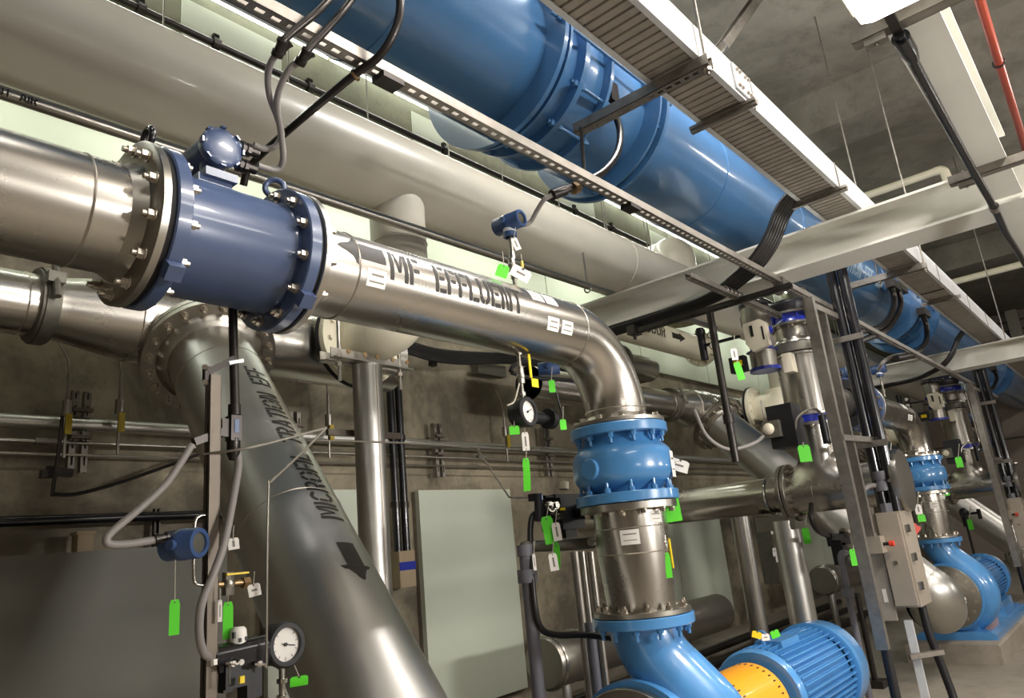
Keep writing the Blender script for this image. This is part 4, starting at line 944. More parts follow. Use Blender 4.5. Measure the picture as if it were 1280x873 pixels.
for k, (dx_, dy_, rr) in enumerate(((6.66, 1.73, .044), (6.66, 1.635, .044), (6.80, 1.77, .03))):
    m = MB(); m.cyl(V(dx_, dy_, -.03), V(dx_, dy_, 2.15), rr, n=18); part(m, 'conduit_pipe', BLACKG, t)
for zz in (1.42, .50):
    m = MB(); m.box2(V(6.595, 1.57, zz), V(6.61, 1.84, zz + .05)); part(m, 'conduit_strap', GALV, t, flat=True)
STAND = t
t = thing('control_box', 'stainless control box with a red push button on the strut stand', 'control box', V(6.7, 1.7, -.76))
m = MB(); m.box2(V(6.58, 1.60, -.76), V(6.95, 1.785, -.03)); bx_ = part(m, 'enclosure', STEELM, t, flat=True)
m = MB(); m.box2(V(6.555, 1.615, -.745), V(6.58, 1.775, -.045)); dr = part(m, 'door', STEELM, t, flat=True)
m = MB(); m.box2(V(6.60, 1.80, -.86), V(6.63, 1.91, .02)); part(m, 'backing_plate', STEELM, t, flat=True)
for zz in (-.2, -.42, -.64):
    m = MB(); m.box2(V(6.62, 1.575, zz), V(6.70, 1.60, zz + .06)); part(m, 'latch', STEEL, bx_, flat=True)
m = MB(); m.cyl(V(6.555, 1.70, -.42), V(6.54, 1.70, -.42), .016, n=10); part(m, 'door_screw', BOLT, dr)
m = MB(); m.box2(V(6.42, 1.745, -.335), V(6.55, 1.85, -.205)); sb = part(m, 'switch_body', STEELM, t, flat=True)
m = MB(); m.cyl(V(6.48, 1.745, -.27), V(6.48, 1.70, -.27), .014, n=12); part(m, 'button_stem', BLACK, sb)
m = MB(); m.cyl(V(6.48, 1.70, -.27), V(6.48, 1.665, -.27), .022, n=16); part(m, 'push_button', REDB, sb)
m = MB(); m.tube([V(6.48, 1.80, -.205), V(6.48, 1.83, -.08), V(6.49, 1.84, .06), V(6.51, 1.82, .15), V(6.57, 1.78, .19), V(6.63, 1.74, .19)], .02, 14); part(m, 'flexible_conduit', CONDG, t)
m = MB(); m.lathe([(0, .045), (0, .062), (.06, .062), (.08, .05), (.1, .062), (.16, .062), (.16, .045)], V(6.66, 1.70, .14), ZA, 20); m.lathe([(0, .045), (0, .06), (.07, .06), (.07, .045)], V(6.66, 1.70, -.03), ZA, 8); part(m, 'conduit_hub', PVCG, t)
m = MB(); m.box2(V(6.62, 1.70, -.86), V(6.64, 1.76, -1.77)); part(m, 'box_leg', GALVW, t, flat=True)
m = MB(); m.bar(V(6.56, 1.76, -1.12), V(6.70, 1.55, -1.10), .05, .035); part(m, 'foot_bracket', GALV, t, flat=True)
m = MB(); m.box2(V(6.595, 1.835, -.72), V(6.60, 1.865, -.62)); part(m, 'label_sticker', WHITE, t, flat=True)
CBOX = t
t = thing('cable_loop', 'thick black hose looping to the floor below the steel control box', 'cable', V(6.9, 1.5, -1.5))
m = MB(); m.tube([V(6.80, 1.65, -.76), V(6.80, 1.64, -1.0), V(6.82, 1.60, -1.3), V(6.80, 1.58, -1.5), V(6.68, 1.62, -1.66), V(6.45, 1.66, -1.73), V(6.1, 1.66, -1.735), V(5.4, 1.62, -1.735)], .032, 12, 6); part(m, 'hose', BLACK, t)

# ------------------------------------------------------------------ the same machinery repeated down the gallery
DX = 7.0
dup(METER, (DX, 0, 0), 'distant dark blue flow meter right of the riser')
dup(EFF, (DX, 0, 0), 'distant stainless elbow above the far blue valve', skip=('lettering', 'arrow_mark'))
dup(VALVE, (DX, 0, 0), 'far blue flanged valve body under the distant elbow')
dup(SPOOL, (DX, 0, 0), 'distant stainless spool standing on the far blue pump')
dup(PUMP, (DX, 0, 0), 'far blue pump with curved casing on the concrete plinth')
dup(PLINTH, (DX, 0, 0), 'concrete plinth under the far blue pump')
dup(SUCT, (DX, 0, 0), 'big stainless suction flange of the far pump')
dup(HEADER, (DX, 0, 0), 'stainless reducer and tee seen behind the near elbow')
dup(CLAMP, (DX, 0, 0), 'grooved pipe clamp just right of the near elbow')
dup(LFEED, (DX, 0, 0), 'stainless pipe end held by the clamp behind the near elbow')
dup(DIAG, (DX, 0, 0), 'slanted stainless pipe between the near blue valve and the riser', skip=('lettering', 'arrow_mark'))
dup(IVEL, (DX, 0, 0), 'ivory flange and elbow behind the riser')
dup(COLUMN, (DX, 0, 0), 'dim pipe column behind the level tee pipe')
for q, nm in ((2, 'third'),):
    o2 = (DX * q, 0, 0)
    dup(DIAG, o2, 'slanted stainless pipe right of the far blue valve', skip=('lettering', 'arrow_mark'))
    dup(HEADER, o2, 'most distant stainless reducer and tee'); dup(IVEL, o2, 'most distant ivory elbow and flange')
    dup(EFF, o2, 'most distant steel effluent pipe', skip=('lettering', 'arrow_mark')); dup(METER, o2, 'most distant blue flow meter')
dup(TEE, (DX, 0, 0), 'distant level tee pipe right of the far blue valve'); dup(RISER, (DX, 0, 0), 'distant riser with blue wafer valves, right of the far elbow')
dup(ACT, (DX, 0, 0), 'distant upright actuator with pale positioner'); dup(LACT, (DX, 0, 0), 'distant square black valve box on the far riser')
dup(STAND, (DX, 0, 0), 'distant strut and black pipe stand near the right edge'); dup(CBOX, (DX, 0, 0), 'distant steel control box near the right edge')

# ------------------------------------------------------------------ back wall: panels, service lines, supports
def wall_panel(name, label, x0, x1, z0, z1, m_, y=5.30, seams=()):
    t = thing(name, label, 'panel', V((x0 + x1) / 2, y, z0))
    xs = [x0] + list(seams) + [x1]
    for a, b in zip(xs[:-1], xs[1:]):
        m = MB(); m.box2(V(a + .006, y, z0), V(b - .006, y + .07, z1)); part(m, 'board', m_, t, flat=True)
    m = MB(); m.box2(V(x0, y + .05, z0), V(x1, y + .095, z1 - .01)); part(m, 'backing', GALV, t, flat=True)
wall_panel('wall_panel', 'tall pale panel on the back wall right of the column', 4.80, 6.14, -1.40, 0.588, PANELW)
wall_panel('wall_panel', 'pale panel mostly hidden behind the slanted lettered pipe', 3.2, 4.33, -1.40, 0.60, PANELW)
wall_panel('wall_panel', 'wide pale panel behind the blue pump, right of its steel spool', 8.9, 11.1, -1.34, 0.42, PANELW, seams=(9.6,))
wall_panel('wall_panel', 'pale panels far down the back wall', 13.5, 19.5, -1.3, 0.9, PANELW, seams=(15.5, 17.5))
wall_panel('wall_panel', 'dark grey cabinet panel in the lower left corner', -1.6, 1.30, -1.6, 0.19, PANELD, 5.0, seams=(-0.2,))
wall_panel('wall_panel', 'dark grey cabinet panel left of the instrument stand', 1.30, 2.72, -1.6, 0.21, PANELD, 5.0)
m = MB(); m.box2(V(-6, 4.95, -1.77), V(26, YW - .002, -1.52)); struct(m, 'trim_7', CONCP)
t = thing('wall_pipe', 'stout grey pipe running level along the back wall', 'pipe', V(2, 5.24, 1.03))
m = MB(); m.cyl(V(-2, 5.25, 1.05), V(13, 5.25, 1.0), .045, n=18); part(m, 'pipe_run', STEELG, t)
t = thing('wall_pipe', 'thin tube running level under the stout wall pipe', 'pipe', V(2, 5.24, .9))
m = MB(); m.cyl(V(-2, 5.24, .93), V(13, 5.24, .86), .013, n=10); m.cyl(V(-2, 5.24, .85), V(13, 5.24, .78), .009, n=8); part(m, 'pipe_run', STEELD, t)
for q in (1.15, 1.55, 5.6):
    m = MB(); m.cyl(V(q, 5.24, .915), V(q + .12, 5.24, .914), .024, n=10); part(m, 'union', GALV, t)
t = thing('wall_pipe', 'black pipe along the wall above the grey cabinet panels', 'pipe', V(1, 5.2, .42))
m = MB(); m.cyl(V(-2, 5.2, .42), V(3.1, 5.2, .42), .032, n=16); part(m, 'pipe_run', BLACKG, t)
for q in (.72, 2.35):
    m = MB(); unistrut(m, V(q, 5.3, -0.1), V(q, 5.3, .48), False, up=(0, -1, 0)); part(m, 'strut', CONDD, t, flat=True)
def wall_strut(px, p0, p1, label, nbox=True):
    a, b = at(px, p0, y=5.29), at(px, p1, y=5.29); t = thing('wall_strut', label, 'strut', b)
    for dx_ in (0, 0.075):
        m = MB(); unistrut(m, Vector((a.x + dx_, 5.27, b.z)), Vector((a.x + dx_, 5.27, a.z)), True, up=(0, 1, 0), w=.041, h=.05, pitch=.11); part(m, 'channel', GALV, t, flat=True)
    for fz in (.42, .75):
        zz = b.z + (a.z - b.z) * fz; m = MB(); m.box2(Vector((a.x - .025, 5.20, zz - .012)), Vector((a.x + .10, 5.25, zz + .012))); part(m, 'pipe_clamp', STRUTD, t, flat=True)
wall_strut(92, 490, 592, 'slotted wall strut at the far left holding the service lines')
wall_strut(360, 515, 590, 'wall strut between the lettered pipe and the column')
wall_strut(540, 530, 597, 'wall strut in line above the tall pale panel')
wall_strut(676, 535, 596, 'wall strut behind the black pressure gauge')
def drain_valve(px, py, label):
    c = at(px, py, y=5.15); t = thing('drain_valve', label, 'valve', c)
    m = MB(); m.cyl(c + ZA * .05, c + ZA * .30, .012, n=10); m.cyl(c + ZA * .02, c + ZA * .12, .03, n=12); m.cyl(c - ZA * .25, c + ZA * .04, .01, n=8); m.tube([c + ZA * .3, c + ZA * .4 - XA * .02, c + ZA * .52 - XA * .09], .006, 6); part(m, 'body', STEELD, t)
    m = MB(); m.box(c - YA * .04 - ZA * .04, .04, .014, .13); part(m, 'handle', YELLD, t, flat=True)
drain_valve(83, 524, 'drain valve with yellow handle beside the left wall strut')
drain_valve(149, 522, 'drain valve with yellow handle left of the big steel flange')
drain_valve(411, 536, 'drain valve with yellow handle near the bent tube')
drain_valve(632, 548, 'drain valve with yellow handle behind the gauge')
m = MB(); P_ = lambda px, py, y=5.1: at(px, py, y=y)
m.tube([P_(78, 520), P_(74, 560), P_(66, 615), P_(70, 618), P_(100, 617), P_(160, 600), P_(235, 573), P_(262, 562)], .012, 8); solo(m, 'steel_tube', CONDD, 'thin tube from the left wall strut sagging behind the stand', 'tube')
t = thing('wall_bracket', 'small dark bracket at the foot of the left wall strut', 'bracket', P_(75, 590, 5.2))
m = MB(); a = P_(58, 588, 5.2); b = P_(90, 592, 5.2); m.bar(a, b, .05, .05); m.bar(a, a - ZA * .05, .06, .06, YA); part(m, 'arm', CONDD, t, flat=True)
# black vertical conduits and the small box they enter
for k, (px, lab) in enumerate(((487, 'black conduit dropping to the wall box, nearer the column'), (497, 'black conduit dropping to the wall box, farther from the column'))):
    a, b = at(px, 480, y=5.2), at(px + 8, 690, y=5.2); t = thing('conduit', lab, 'conduit', b)
    m = MB(); m.cyl(Vector((a.x, 5.2, a.z)), Vector((a.x, 5.2, b.z)), .036, n=14); part(m, 'tube', BLACKG, t)
    for fz in (.25, .65):
        zz = b.z + (a.z - b.z) * fz; m = MB(); m.cyl(Vector((a.x, 5.2, zz)), Vector((a.x, 5.2, zz + .05)), .045, n=14); part(m, 'coupler', CONDD, t)
t = thing('junction_box', 'small tan wall box with a blue stripe under the black conduits', 'box', at(505, 712, y=5.2))
a, b = at(494, 690, y=5.2), at(516, 733, y=5.2); m = MB(); m.box2(Vector((a.x, 5.15, b.z)), Vector((b.x, 5.38, a.z))); part(m, 'body', CARD, t, flat=True)
m = MB(); zz = a.z - (a.z - b.z) * .42; m.box2(Vector((a.x - .002, 5.145, zz - .035)), Vector((b.x + .002, 5.15, zz + .035))); part(m, 'stripe', ROYAL, t, flat=True)
t = thing('cable_ladder', 'black cable bundle on a wall bracket behind the lettered pipe', 'cable tray', P_(560, 445))
for k in range(5):
    m = MB(); m.tube([P_(500, 424 + k * 3, 4.9), P_(535, 436 + k * 3, 4.9), P_(570, 441 + k * 3, 4.9), P_(610, 443 + k * 2.5, 4.9), P_(655, 445 + k * 2.5, 4.9), P_(720, 470 + k, 4.9)], .024, 8); part(m, 'cable', CABLE, t)
m = MB(); m.bar(P_(498, 436, 4.95), P_(562, 450, 4.95), .14, .03); m.bar(P_(541, 440, 4.95), P_(541, 458, 4.95), .06, .06, YA); m.bar(P_(503, 418, 4.95), P_(503, 452, 4.95), .05, .05, YA); part(m, 'bracket', CONDD, t, flat=True)
m = MB(); m.box2(P_(597, 452, 5.2), P_(598, 453, 5.2) + Vector((.45, .1, -.12))); m.box2(P_(600, 440, 5.2), P_(601, 441, 5.2) + Vector((.35, .15, -.05))); part(m, 'shelf', CAST, t, flat=True)
# small box and cup on top of the grey cabinet
m = MB(); a = at(96, 696, y=5.1); m.box2(a, a + Vector((.09, .1, .13))); m.box2(a + Vector((-.01, -.01, .13)), a + Vector((.10, .11, .15))); solo(m, 'cardboard_box', CARD, 'small cardboard box standing on the grey cabinet at far left', 'box', flat=True)

# strip lights: continuous row on the girder, then an added fill row by the lining
for k, sx_ in enumerate(STRIP):
    t = thing('strip_light', 'lit tubes of the light row above the girder, behind the pipes', 'light', V(sx_, 4.86, 4.8), 'girder light row')
    m = MB(); m.prism([(-.07, .09), (.07, .09), (.05, .01), (-.05, .01)], V(sx_, 5.03, 4.62), V(sx_ + 1.28, 5.03, 4.62)); part(m, 'housing', CREAM, t, flat=True)
    m = MB(); m.cyl(V(sx_ + .02, 4.975, 4.665), V(sx_ + 1.26, 4.975, 4.665), .05, n=12); part(m, 'tube', TUBE, t)
t = thing('conduit', 'dark conduit clipped along the foot of the concrete girder', 'conduit', V(4, 4.93, 4.2))
m = MB(); m.cyl(V(-4, 4.925, 4.19), V(20, 4.925, 4.19), .03, n=12); part(m, 'tube', CONDD, t)
for q in (1.9, 2.5, 3.4, 5.1, 7.5, 8.4):
    m = MB(); m.cyl(V(q, 4.925, 4.19), V(q + .06, 4.925, 4.19), .05, n=12); m.box2(V(q, 4.9, 4.19), V(q + .05, 4.96, 4.27)); part(m, 'clip', CONDD, t, flat=True)
# made-up fill row, hidden behind the white pipe to brighten the lining
for q in LINING_FILL:
    t = thing('strip_light', 'added fill light hidden behind the long white pipe', 'light', V(q, 4.45, 3.6), 'added fill lights behind the white pipe')
    m = MB(); m.prism([(-.07, .09), (.07, .09), (.05, .02), (-.05, .02)], V(q - .62, 4.45, 3.58), V(q + .62, 4.45, 3.58)); part(m, 'housing', CREAM, t, flat=True)
    for d_ in (-.5, .5):
        m = MB(); m.cyl(V(q + d_, 4.45, 3.66), V(q + d_, 4.45, 5.3), .006, n=8); part(m, 'hanger_rod', GALV, t)

# ------------------------------------------------------------------ instruments and conduits
def flex(name, label, pts, r, m_, ends=(), cat='conduit', n=12, k=8):
    t = thing(name, label, cat, pts[-1]); m = MB(); m.tube(pts, r, n, k); part(m, 'hose', m_, t)
    for p, d, L in ends:
        d = Vector(d).normalized(); m = MB(); m.lathe([(0, r), (0, r * 1.5), (L * .3, r * 1.5), (L * .32, r * 1.15), (L * .8, r * 1.15), (L * .82, r * 1.4), (L, r * 1.4), (L, r)], p, d, 14); part(m, 'fitting', CONDD, t)
    return t
yS = SY
a = V(HX + 0.165, MY - 0.01, HZ + 0.002)
pA = [at(349, 66, y=1.84), at(341, 74, y=1.86), at(335, 92, y=1.92), at(337, 120, y=2.0), at(346, 145, y=2.08), at(352, 168, y=2.14), at(344, 183, y=2.18), at(330, 186, y=2.19), at(317, 181, y=2.19)]
flex('flexible_conduit', 'grey flexible conduit to the upper port of the meter head', pA, .0115, CONDG, [(pA[0], pA[0] - pA[1], .05)])
pB = [at(376, 76, y=1.84), at(362, 86, y=1.87), at(352, 104, y=1.93), at(346, 130, y=2.0), at(351, 165, y=2.1), at(354, 195, y=2.15), at(350, 209, y=2.19), at(340, 212, y=2.2), at(322, 207, y=2.2)]
flex('flexible_conduit', 'grey flexible conduit to the lower port of the meter head', pB, .0115, CONDG, [(pB[0], pB[0] - pB[1], .05)])
pC = [at(346, 70, y=1.84), at(352, 54, y=1.80), at(366, 40, y=1.78), at(395, 16, y=1.74), at(420, -10, y=1.72)]
flex('conduit', 'dark conduit rising from the strut above the meter, left one', pC, .0135, CONDD, [(pC[0], pC[1] - pC[0], .06)])
pD = [at(374, 80, y=1.84), at(382, 66, y=1.80), at(398, 48, y=1.78), at(425, 18, y=1.74), at(448, -12, y=1.72)]
flex('conduit', 'dark conduit rising from the strut above the meter, right one', pD, .0135, CONDD, [(pD[0], pD[1] - pD[0], .06)])
pE = [at(304, 232, y=2.52), at(310, 212, y=2.48), at(330, 190, y=2.38), at(380, 146, y=2.1), at(440, 96, y=1.86), at(470, 74, y=1.76), at(488, 50, y=1.70), at(499, 20, y=1.66), at(500, -15, y=1.64)]
tC = flex('conduit', 'dark steel conduit crossing the slotted strut and the white pipe', pE, .0155, CONDD)
m = MB(); m.torus(at(444, 94, y=1.85), at(470, 74, y=1.76) - at(440, 96, y=1.86), .018, .007, 18, 6); part(m, 'clamp', BRASS, tC)
# conduit on the trapeze, down to the transmitter
pF = [at(760, 88, y=2.0), at(766, 105, y=1.98), at(769, 140, y=1.96), at(775, 165, y=1.93), at(772, 190, y=1.90), at(757, 212, y=1.88), at(735, 226, y=1.9), at(705, 238, y=1.95), at(690, 244, y=1.98)]
tC = flex('conduit', 'dark conduit bending down from the first trapeze to the thin flexible end', pF, .021, CONDD)
m = MB(); a = at(762, 118, y=1.97); m.box(a, .09, .08, .14); m.bar(at(752, 104, y=1.98), at(782, 91, y=1.96), .05, .05); part(m, 'junction_body', CONDD, tC, flat=True)
m = MB(); m.cyl(at(722, 233, y=1.92), at(716, 236, y=1.93), .034, n=8); part(m, 'union', BRASS, tC)
m = MB(); m.cyl(at(706, 238, y=1.95), at(690, 244, y=1.98), .029, n=10); part(m, 'coupler', CONDD, tC)
m = MB(); m.cyl(at(726, 160, y=1.9), at(731, 222, y=1.84), .010, n=8); solo(m, 'threaded_rod', CONDD, 'short hanging rod from the trapeze end to the slotted strut', 'rod')
pG = [at(690, 244, y=1.98), at(680, 250, y=2.02), at(672, 262, y=2.08), at(664, 276, y=2.14), at(656, 281, y=2.17), at(648, 279, y=2.19)]
flex('flexible_conduit', 'short grey flexible conduit into the blue transmitter above the lettered pipe', pG, .0125, CONDG)
def transmitter(label, c, ax, m_, r=.05, L=.16, stem=None):
    c = Vector(c); ax = Vector(ax).normalized(); t = thing('transmitter', label, 'transmitter', c)
    m = MB(); m.lathe([(-L * .5, 0), (-L * .5, r * .9), (-L * .46, r), (-L * .12, r), (-L * .1, r * 1.04), (L * .1, r * 1.04), (L * .12, r), (L * .46, r), (L * .5, r * .95), (L * .5, r * .68), (L * .44, r * .66)], c, ax, 32); side = ax.cross(ZA).normalized()
    m.cyl(c, c - side * r * 1.35, r * .33, n=16); m.cyl(c, c + side * r * 1.35 + ZA * .0, r * .33, n=16); h = part(m, 'housing', m_, t)
    m = MB(); m.lathe([(L * .44, 0), (L * .44, r * .67)], c, ax, 28); part(m, 'display', CAST, h)
    m = MB(); m.lathe([(L * .455, 0), (L * .455, r * .66)], c, ax, 28); part(m, 'window', GLASSM, h)
    if stem:
        z0 = stem; m = MB(); m.lathe([(-r * 1.75, r * .5), (-r * 1.7, r * .75), (-r * 1.2, r * .8), (-r * 1.15, r * .7), (-r * .8, r * .7)], c, ZA, 24); part(m, 'collar', m_, t)
        m = MB(); m.lathe([(-r * 1.2, r * .72), (-r * .75, r * .74)], c, ZA, 24); part(m, 'nameplate_band', GALVW, t)
        m = MB(); m.cyl(c - ZA * r * 1.7, Vector((c.x, c.y, z0)), .012, n=12)
        for f in (.35, .7): zz = c.z - r * 1.7 + (z0 - c.z + r * 1.7) * f; m.cyl(Vector((c.x, c.y, zz - .02)), Vector((c.x, c.y, zz + .02)), .018, n=8)
        part(m, 'stem', STEELD, t)
    return t
transmitter('blue transmitter on a stem above the lettered pipe', at(636, 279, y=2.2), (0.05, -1, 0), TXB, .047, .17, V(0, 0, MZ + MR - .01).z)
def ball_valve(c, label, hv):
    c = Vector(c); t = thing('ball_valve', label, 'valve', c)
    m = MB(); m.cyl(c - ZA * .035, c + ZA * .035, .019, n=8); m.sphere(c, .022, 14); part(m, 'body', STEELD, t)
    m = MB(); m.box(c + Vector(hv[:3]), *hv[3:6]); part(m, 'handle', YELL, t, flat=True)
    return t
ball_valve(at(640, 332, y=2.17), 'ball valve with yellow lever at the transmitter stem foot', (.045, -.03, -.03, .014, .006, .11))
def gauge(label, c, ax, r, stem_to, name='pressure_gauge', needle=35):
    c = Vector(c); ax = Vector(ax).normalized(); t = thing(name, label, 'gauge', c)
    m = MB(); m.lathe([(-.055, 0), (-.055, r * .9), (-.045, r), (.0, r), (.005, r * 1.08), (.028, r * 1.08), (.034, r), (.034, r * .8), (.022, r * .78)], c, ax, 44); cs = part(m, 'case', BLACK, t)
    m = MB(); m.lathe([(.020, 0), (.020, r * .79)], c, ax, 40); d = part(m, 'dial', WHITE, t)
    f, u, v = frame(ax); m = MB()
    for i in range(9):
        a = math.radians(-225 + 270 * i / 8); p = c + ax * .0212 + (u * math.cos(a) + v * math.sin(a)) * r * .66
        R3 = Matrix((u * math.cos(a) + v * math.sin(a), -u * math.sin(a) + v * math.cos(a), ax)).transposed(); m.box(p, r * .14, r * .035, .0006, R3)
    part(m, 'scale_marks', GREY, d)
    m = MB(); a = math.radians(needle); R3 = Matrix((u * math.cos(a) + v * math.sin(a), -u * math.sin(a) + v * math.cos(a), ax)).transposed()
    m.box(c + ax * .0225 + (u * math.cos(a) + v * math.sin(a)) * r * .16, r * .8, r * .05, .001, R3); m.cyl(c + ax * .021, c + ax * .025, r * .09, n=12); part(m, 'needle', BLACK, d)
    m = MB(); m.lathe([(.030, 0), (.030, r * .79)], c, ax, 36); part(m, 'glass', GLASSM, cs)
    m = MB(); st = Vector(stem_to); m.cyl(c, st, .010, n=12); dd = st - c
    for f in (.3, .5, .72, .97): m.cyl(c + dd * (f - .03), c + dd * (f + .03), .0175, n=8)
    part(m, 'stem', STEEL, t)
    return t
gc = at(655, 516, y=2.2)
gauge('black pressure gauge hanging under the lettered pipe', gc, (0.08, -1, 0), .068, V(0, 0, MZ - MR + .01) * 0 + Vector((gc.x + .005, MY, V(0, 0, MZ - MR + .01).z)), needle=25)
bv = at(651, 471, y=2.2)
t = ball_valve(bv, 'ball valve with yellow lever above the hanging gauge', (.035, -.035, .05, .015, .006, .12))
m = MB(); m.box(bv + Vector((.055, -.04, -.035)), .05, .004, .042); part(m, 'yellow_tag', YELL, t, flat=True)
flex('snubber_tube', 'pale capillary loop beside the hanging gauge', [at(649, 480, y=2.17), at(646, 492, y=2.15), at(642, 503, y=2.15), at(634, 507, y=2.15)], .004, TWINE, cat='tube')
# devices behind, below the lettered pipe
t = thing('valve', 'dark valve with handwheel behind the hanging gauge', 'valve', at(686, 525, y=3.2))
m = MB(); c = at(686, 524, y=3.2); m.cyl(c - XA * .10, c + XA * .10, .03); m.cyl(c - XA * .02, c + XA * .03, .075, n=20); m.cyl(c - XA * .25, c - XA * .08, .045); part(m, 'body', BLACK, t)
transmitter('small blue transmitter in the shade behind the hanging gauge', at(686, 461, y=3.2), (.6, -.8, 0), TXB, .05, .16)
flex('cable', 'black cable looping behind the hanging gauge to the wall valve', [at(638, 464, y=3.2), at(642, 458, y=3.2), at(662, 450, y=3.2), at(684, 447, y=3.2)], .016, CABLE, cat='cable')
flex('cable', 'black cable drooping from the small transmitter', [at(640, 466, y=3.2), at(660, 472, y=3.2), at(690, 474, y=3.2), at(722, 477, y=3.2)], .016, CABLE, cat='cable')
flex('cable', 'thin black cable hanging to the dark valve', [at(693, 482, y=3.18), at(697, 498, y=3.18), at(702, 515, y=3.18), at(704, 522, y=3.18)], .009, CABLE, cat='cable')

# instrument stand at the left
IY = 2.28
def I(px, py, y=IY): return at(px, py, y=y)
t = thing('instrument_stand', 'slotted upright in front of the lettered pipe, dark conduit beside it', 'stand', V(1.18, IY, -1.77))
top = I(267, 470); m = MB(); unistrut(m, Vector((top.x, IY, H - 1.77)), top, True, up=(-1, 0, 0), w=.037, h=.037); part(m, 'post', STRUTD, t, flat=True)
m = MB(); m.bar(I(259, 466), I(292, 449), .022, .022); m.box(I(260, 468), .03, .02, .05); part(m, 'arm', CONDD, t, flat=True)
for py in (461, 480):
    m = MB(); m.cyl(I(257, py), I(257, py) + Vector((-.012, -.02, 0)), .010, n=6); part(m, 'bolt', BOLT, t)
m = MB(); m.bar(I(242, 553), I(278, 540), .022, .024); part(m, 'arm', CONDD, t, flat=True)
tp = I(295, 400); bt = I(293, 520)
m = MB(); m.cyl(Vector((tp.x, IY + .03, tp.z + .15)), Vector((tp.x, IY, bt.z)), .0155, n=14); m.lathe([(0, .0155), (0, .021), (.035, .021), (.035, .0155)], I(293, 519), ZA, 14); part(m, 'conduit', CONDD, t)
m = MB(); c = I(292, 536); m.box(c, .038, .04, .085); m.lathe([(0, .014), (.02, .022), (.07, .022), (.075, .014)], c - ZA * .105, ZA, 12); m.box(c - XA * .03, .03, .02, .06); jb = part(m, 'conduit_body', CONDD, t)
m = MB(); m.box(c + Vector((0, -.021, .005)), .016, .003, .045); part(m, 'blue_label', TXB, jb, flat=True)
m = MB(); m.bar(I(284, 455), I(302, 452), .03, .012); part(m, 'strap', GALVW, t, flat=True)
flex('flexible_conduit', 'grey flexible conduit curving down past the instrument stand', [I(295, 560), I(298, 580, 2.27), I(292, 620, 2.24), I(280, 680, 2.21), I(266, 720, 2.2), I(252, 755, 2.2), I(249, 790, 2.22), I(254, 815, 2.25), I(264, 824)], .0125, CONDG)
flex('flexible_conduit', 'grey flexible conduit from the stand to the left blue transmitter', [I(240, 556), I(225, 580), I(205, 608), I(170, 640), I(140, 665), I(133, 676), I(140, 681), I(165, 680), I(195, 675), I(206, 673)], .0115, CONDG, [(I(193, 675), I(206, 672) - I(193, 675), .04)])
transmitter('round blue transmitter with a window left of the instrument stand', I(229, 681), (.42, -.9, 0), TXB, .046, .12)
flex('steel_tube', 'bent steel tube bracketed off the instrument stand', [I(270, 643), I(252, 645), I(245, 650), I(243, 665), I(242, 715), I(244, 729), I(252, 732), I(262, 731)], .005, STEEL, cat='tube', k=4)
t = ball_valve(I(285, 730), 'small ball valve with yellow lever on the instrument stand', (.02, -.02, .028, .075, .012, .006))
m = MB(); m.cyl(I(264, 732), I(310, 728), .011, n=10); m.cyl(I(264, 732), I(270, 731), .016, n=6); m.cyl(I(303, 729), I(311, 728), .018, n=6); part(m, 'fittings', BRASS, t)
flex('steel_tube', 'long thin steel tube bent down in front of the lettered pipe', [I(254, 568), I(300, 562, 2.2), I(345, 552, 2.2), I(402, 537, 2.2), I(404, 539, 2.2), I(370, 573, 2.2), I(338, 603, 2.2), I(336, 607, 2.2), I(334, 700, 2.2), I(333, 826, 2.2), I(330, 831, 2.2), I(318, 831, 2.2)], .0042, STEELD, cat='tube', n=8, k=3)
flex('steel_tube', 'thin steel tube running right to the black valve positioner', [at(360, 552, y=3.6), at(405, 551, y=3.6), at(500, 554, y=3.4), at(590, 560, y=3.1), at(600, 567, y=3.0), at(632, 615, y=2.9), at(640, 622, y=2.85), at(668, 622, y=2.8)], .006, STEELD, cat='tube', n=8, k=3)
t = thing('valve_actuator', 'black actuator box with a white beacon at the foot of the instrument stand', 'actuator', I(300, 845))
m = MB(); c = I(300, 818); m.lathe([(-.085, 0), (-.085, .03), (-.08, .042), (.08, .042), (.085, .03), (.085, 0)], c, (.97, -.2, .06), 28); m.box(c - ZA * .015, .15, .085, .05, Matrix.Rotation(-.2, 3, 'Z')); bx_ = part(m, 'housing', BLACKG, t)
m = MB(); kc = I(298, 795); m.lathe([(-.03, .026), (.0, .026), (.018, .024), (.026, .017), (.027, 0)], kc, ZA, 24); kn = part(m, 'beacon', WHITE, t)
m = MB(); m.box(kc + Vector((-.008, -.023, -.012)), .009, .006, .012); m.box(kc + Vector((.011, -.022, -.010)), .009, .006, .012); m.box(kc + Vector((-.022, -.012, .004)), .006, .012, .018); part(m, 'window', BLACK, kn, flat=True)
m = MB(); m.box(I(297, 842), .12, .08, .07); m.box(I(312, 850), .05, .06, .10); m.box(I(280, 850), .03, .05, .07); part(m, 'lower_block', BLACK, t, flat=True)
m = MB()
for px, py in ((288, 830), (298, 828), (321, 830)): m.cyl(I(px, py, 2.22), I(px, py, 2.22) - YA * .02, .009, n=8)
m.tube([I(283, 830, 2.21), I(288, 829, 2.2), I(296, 831, 2.2), I(300, 827, 2.2)], .004, 6); m.cyl(I(287, 832, 2.2), I(287, 856, 2.2), .003, n=6); part(m, 'fittings', STEEL, t)
m = MB(); m.box(I(302, 850, 2.21), .015, .01, .02); part(m, 'yellow_cap', YELL, t, flat=True)
m = MB(); c2 = I(269, 828, 2.24); m.box(c2, .012, .004, .016); part(m, 'plate', WHITE, t, flat=True)
gl = I(352, 806)
gauge('black pressure gauge beside the actuator at the bottom left', gl, (0.05, -1, 0), .066, gl - ZA * .22, needle=-12)
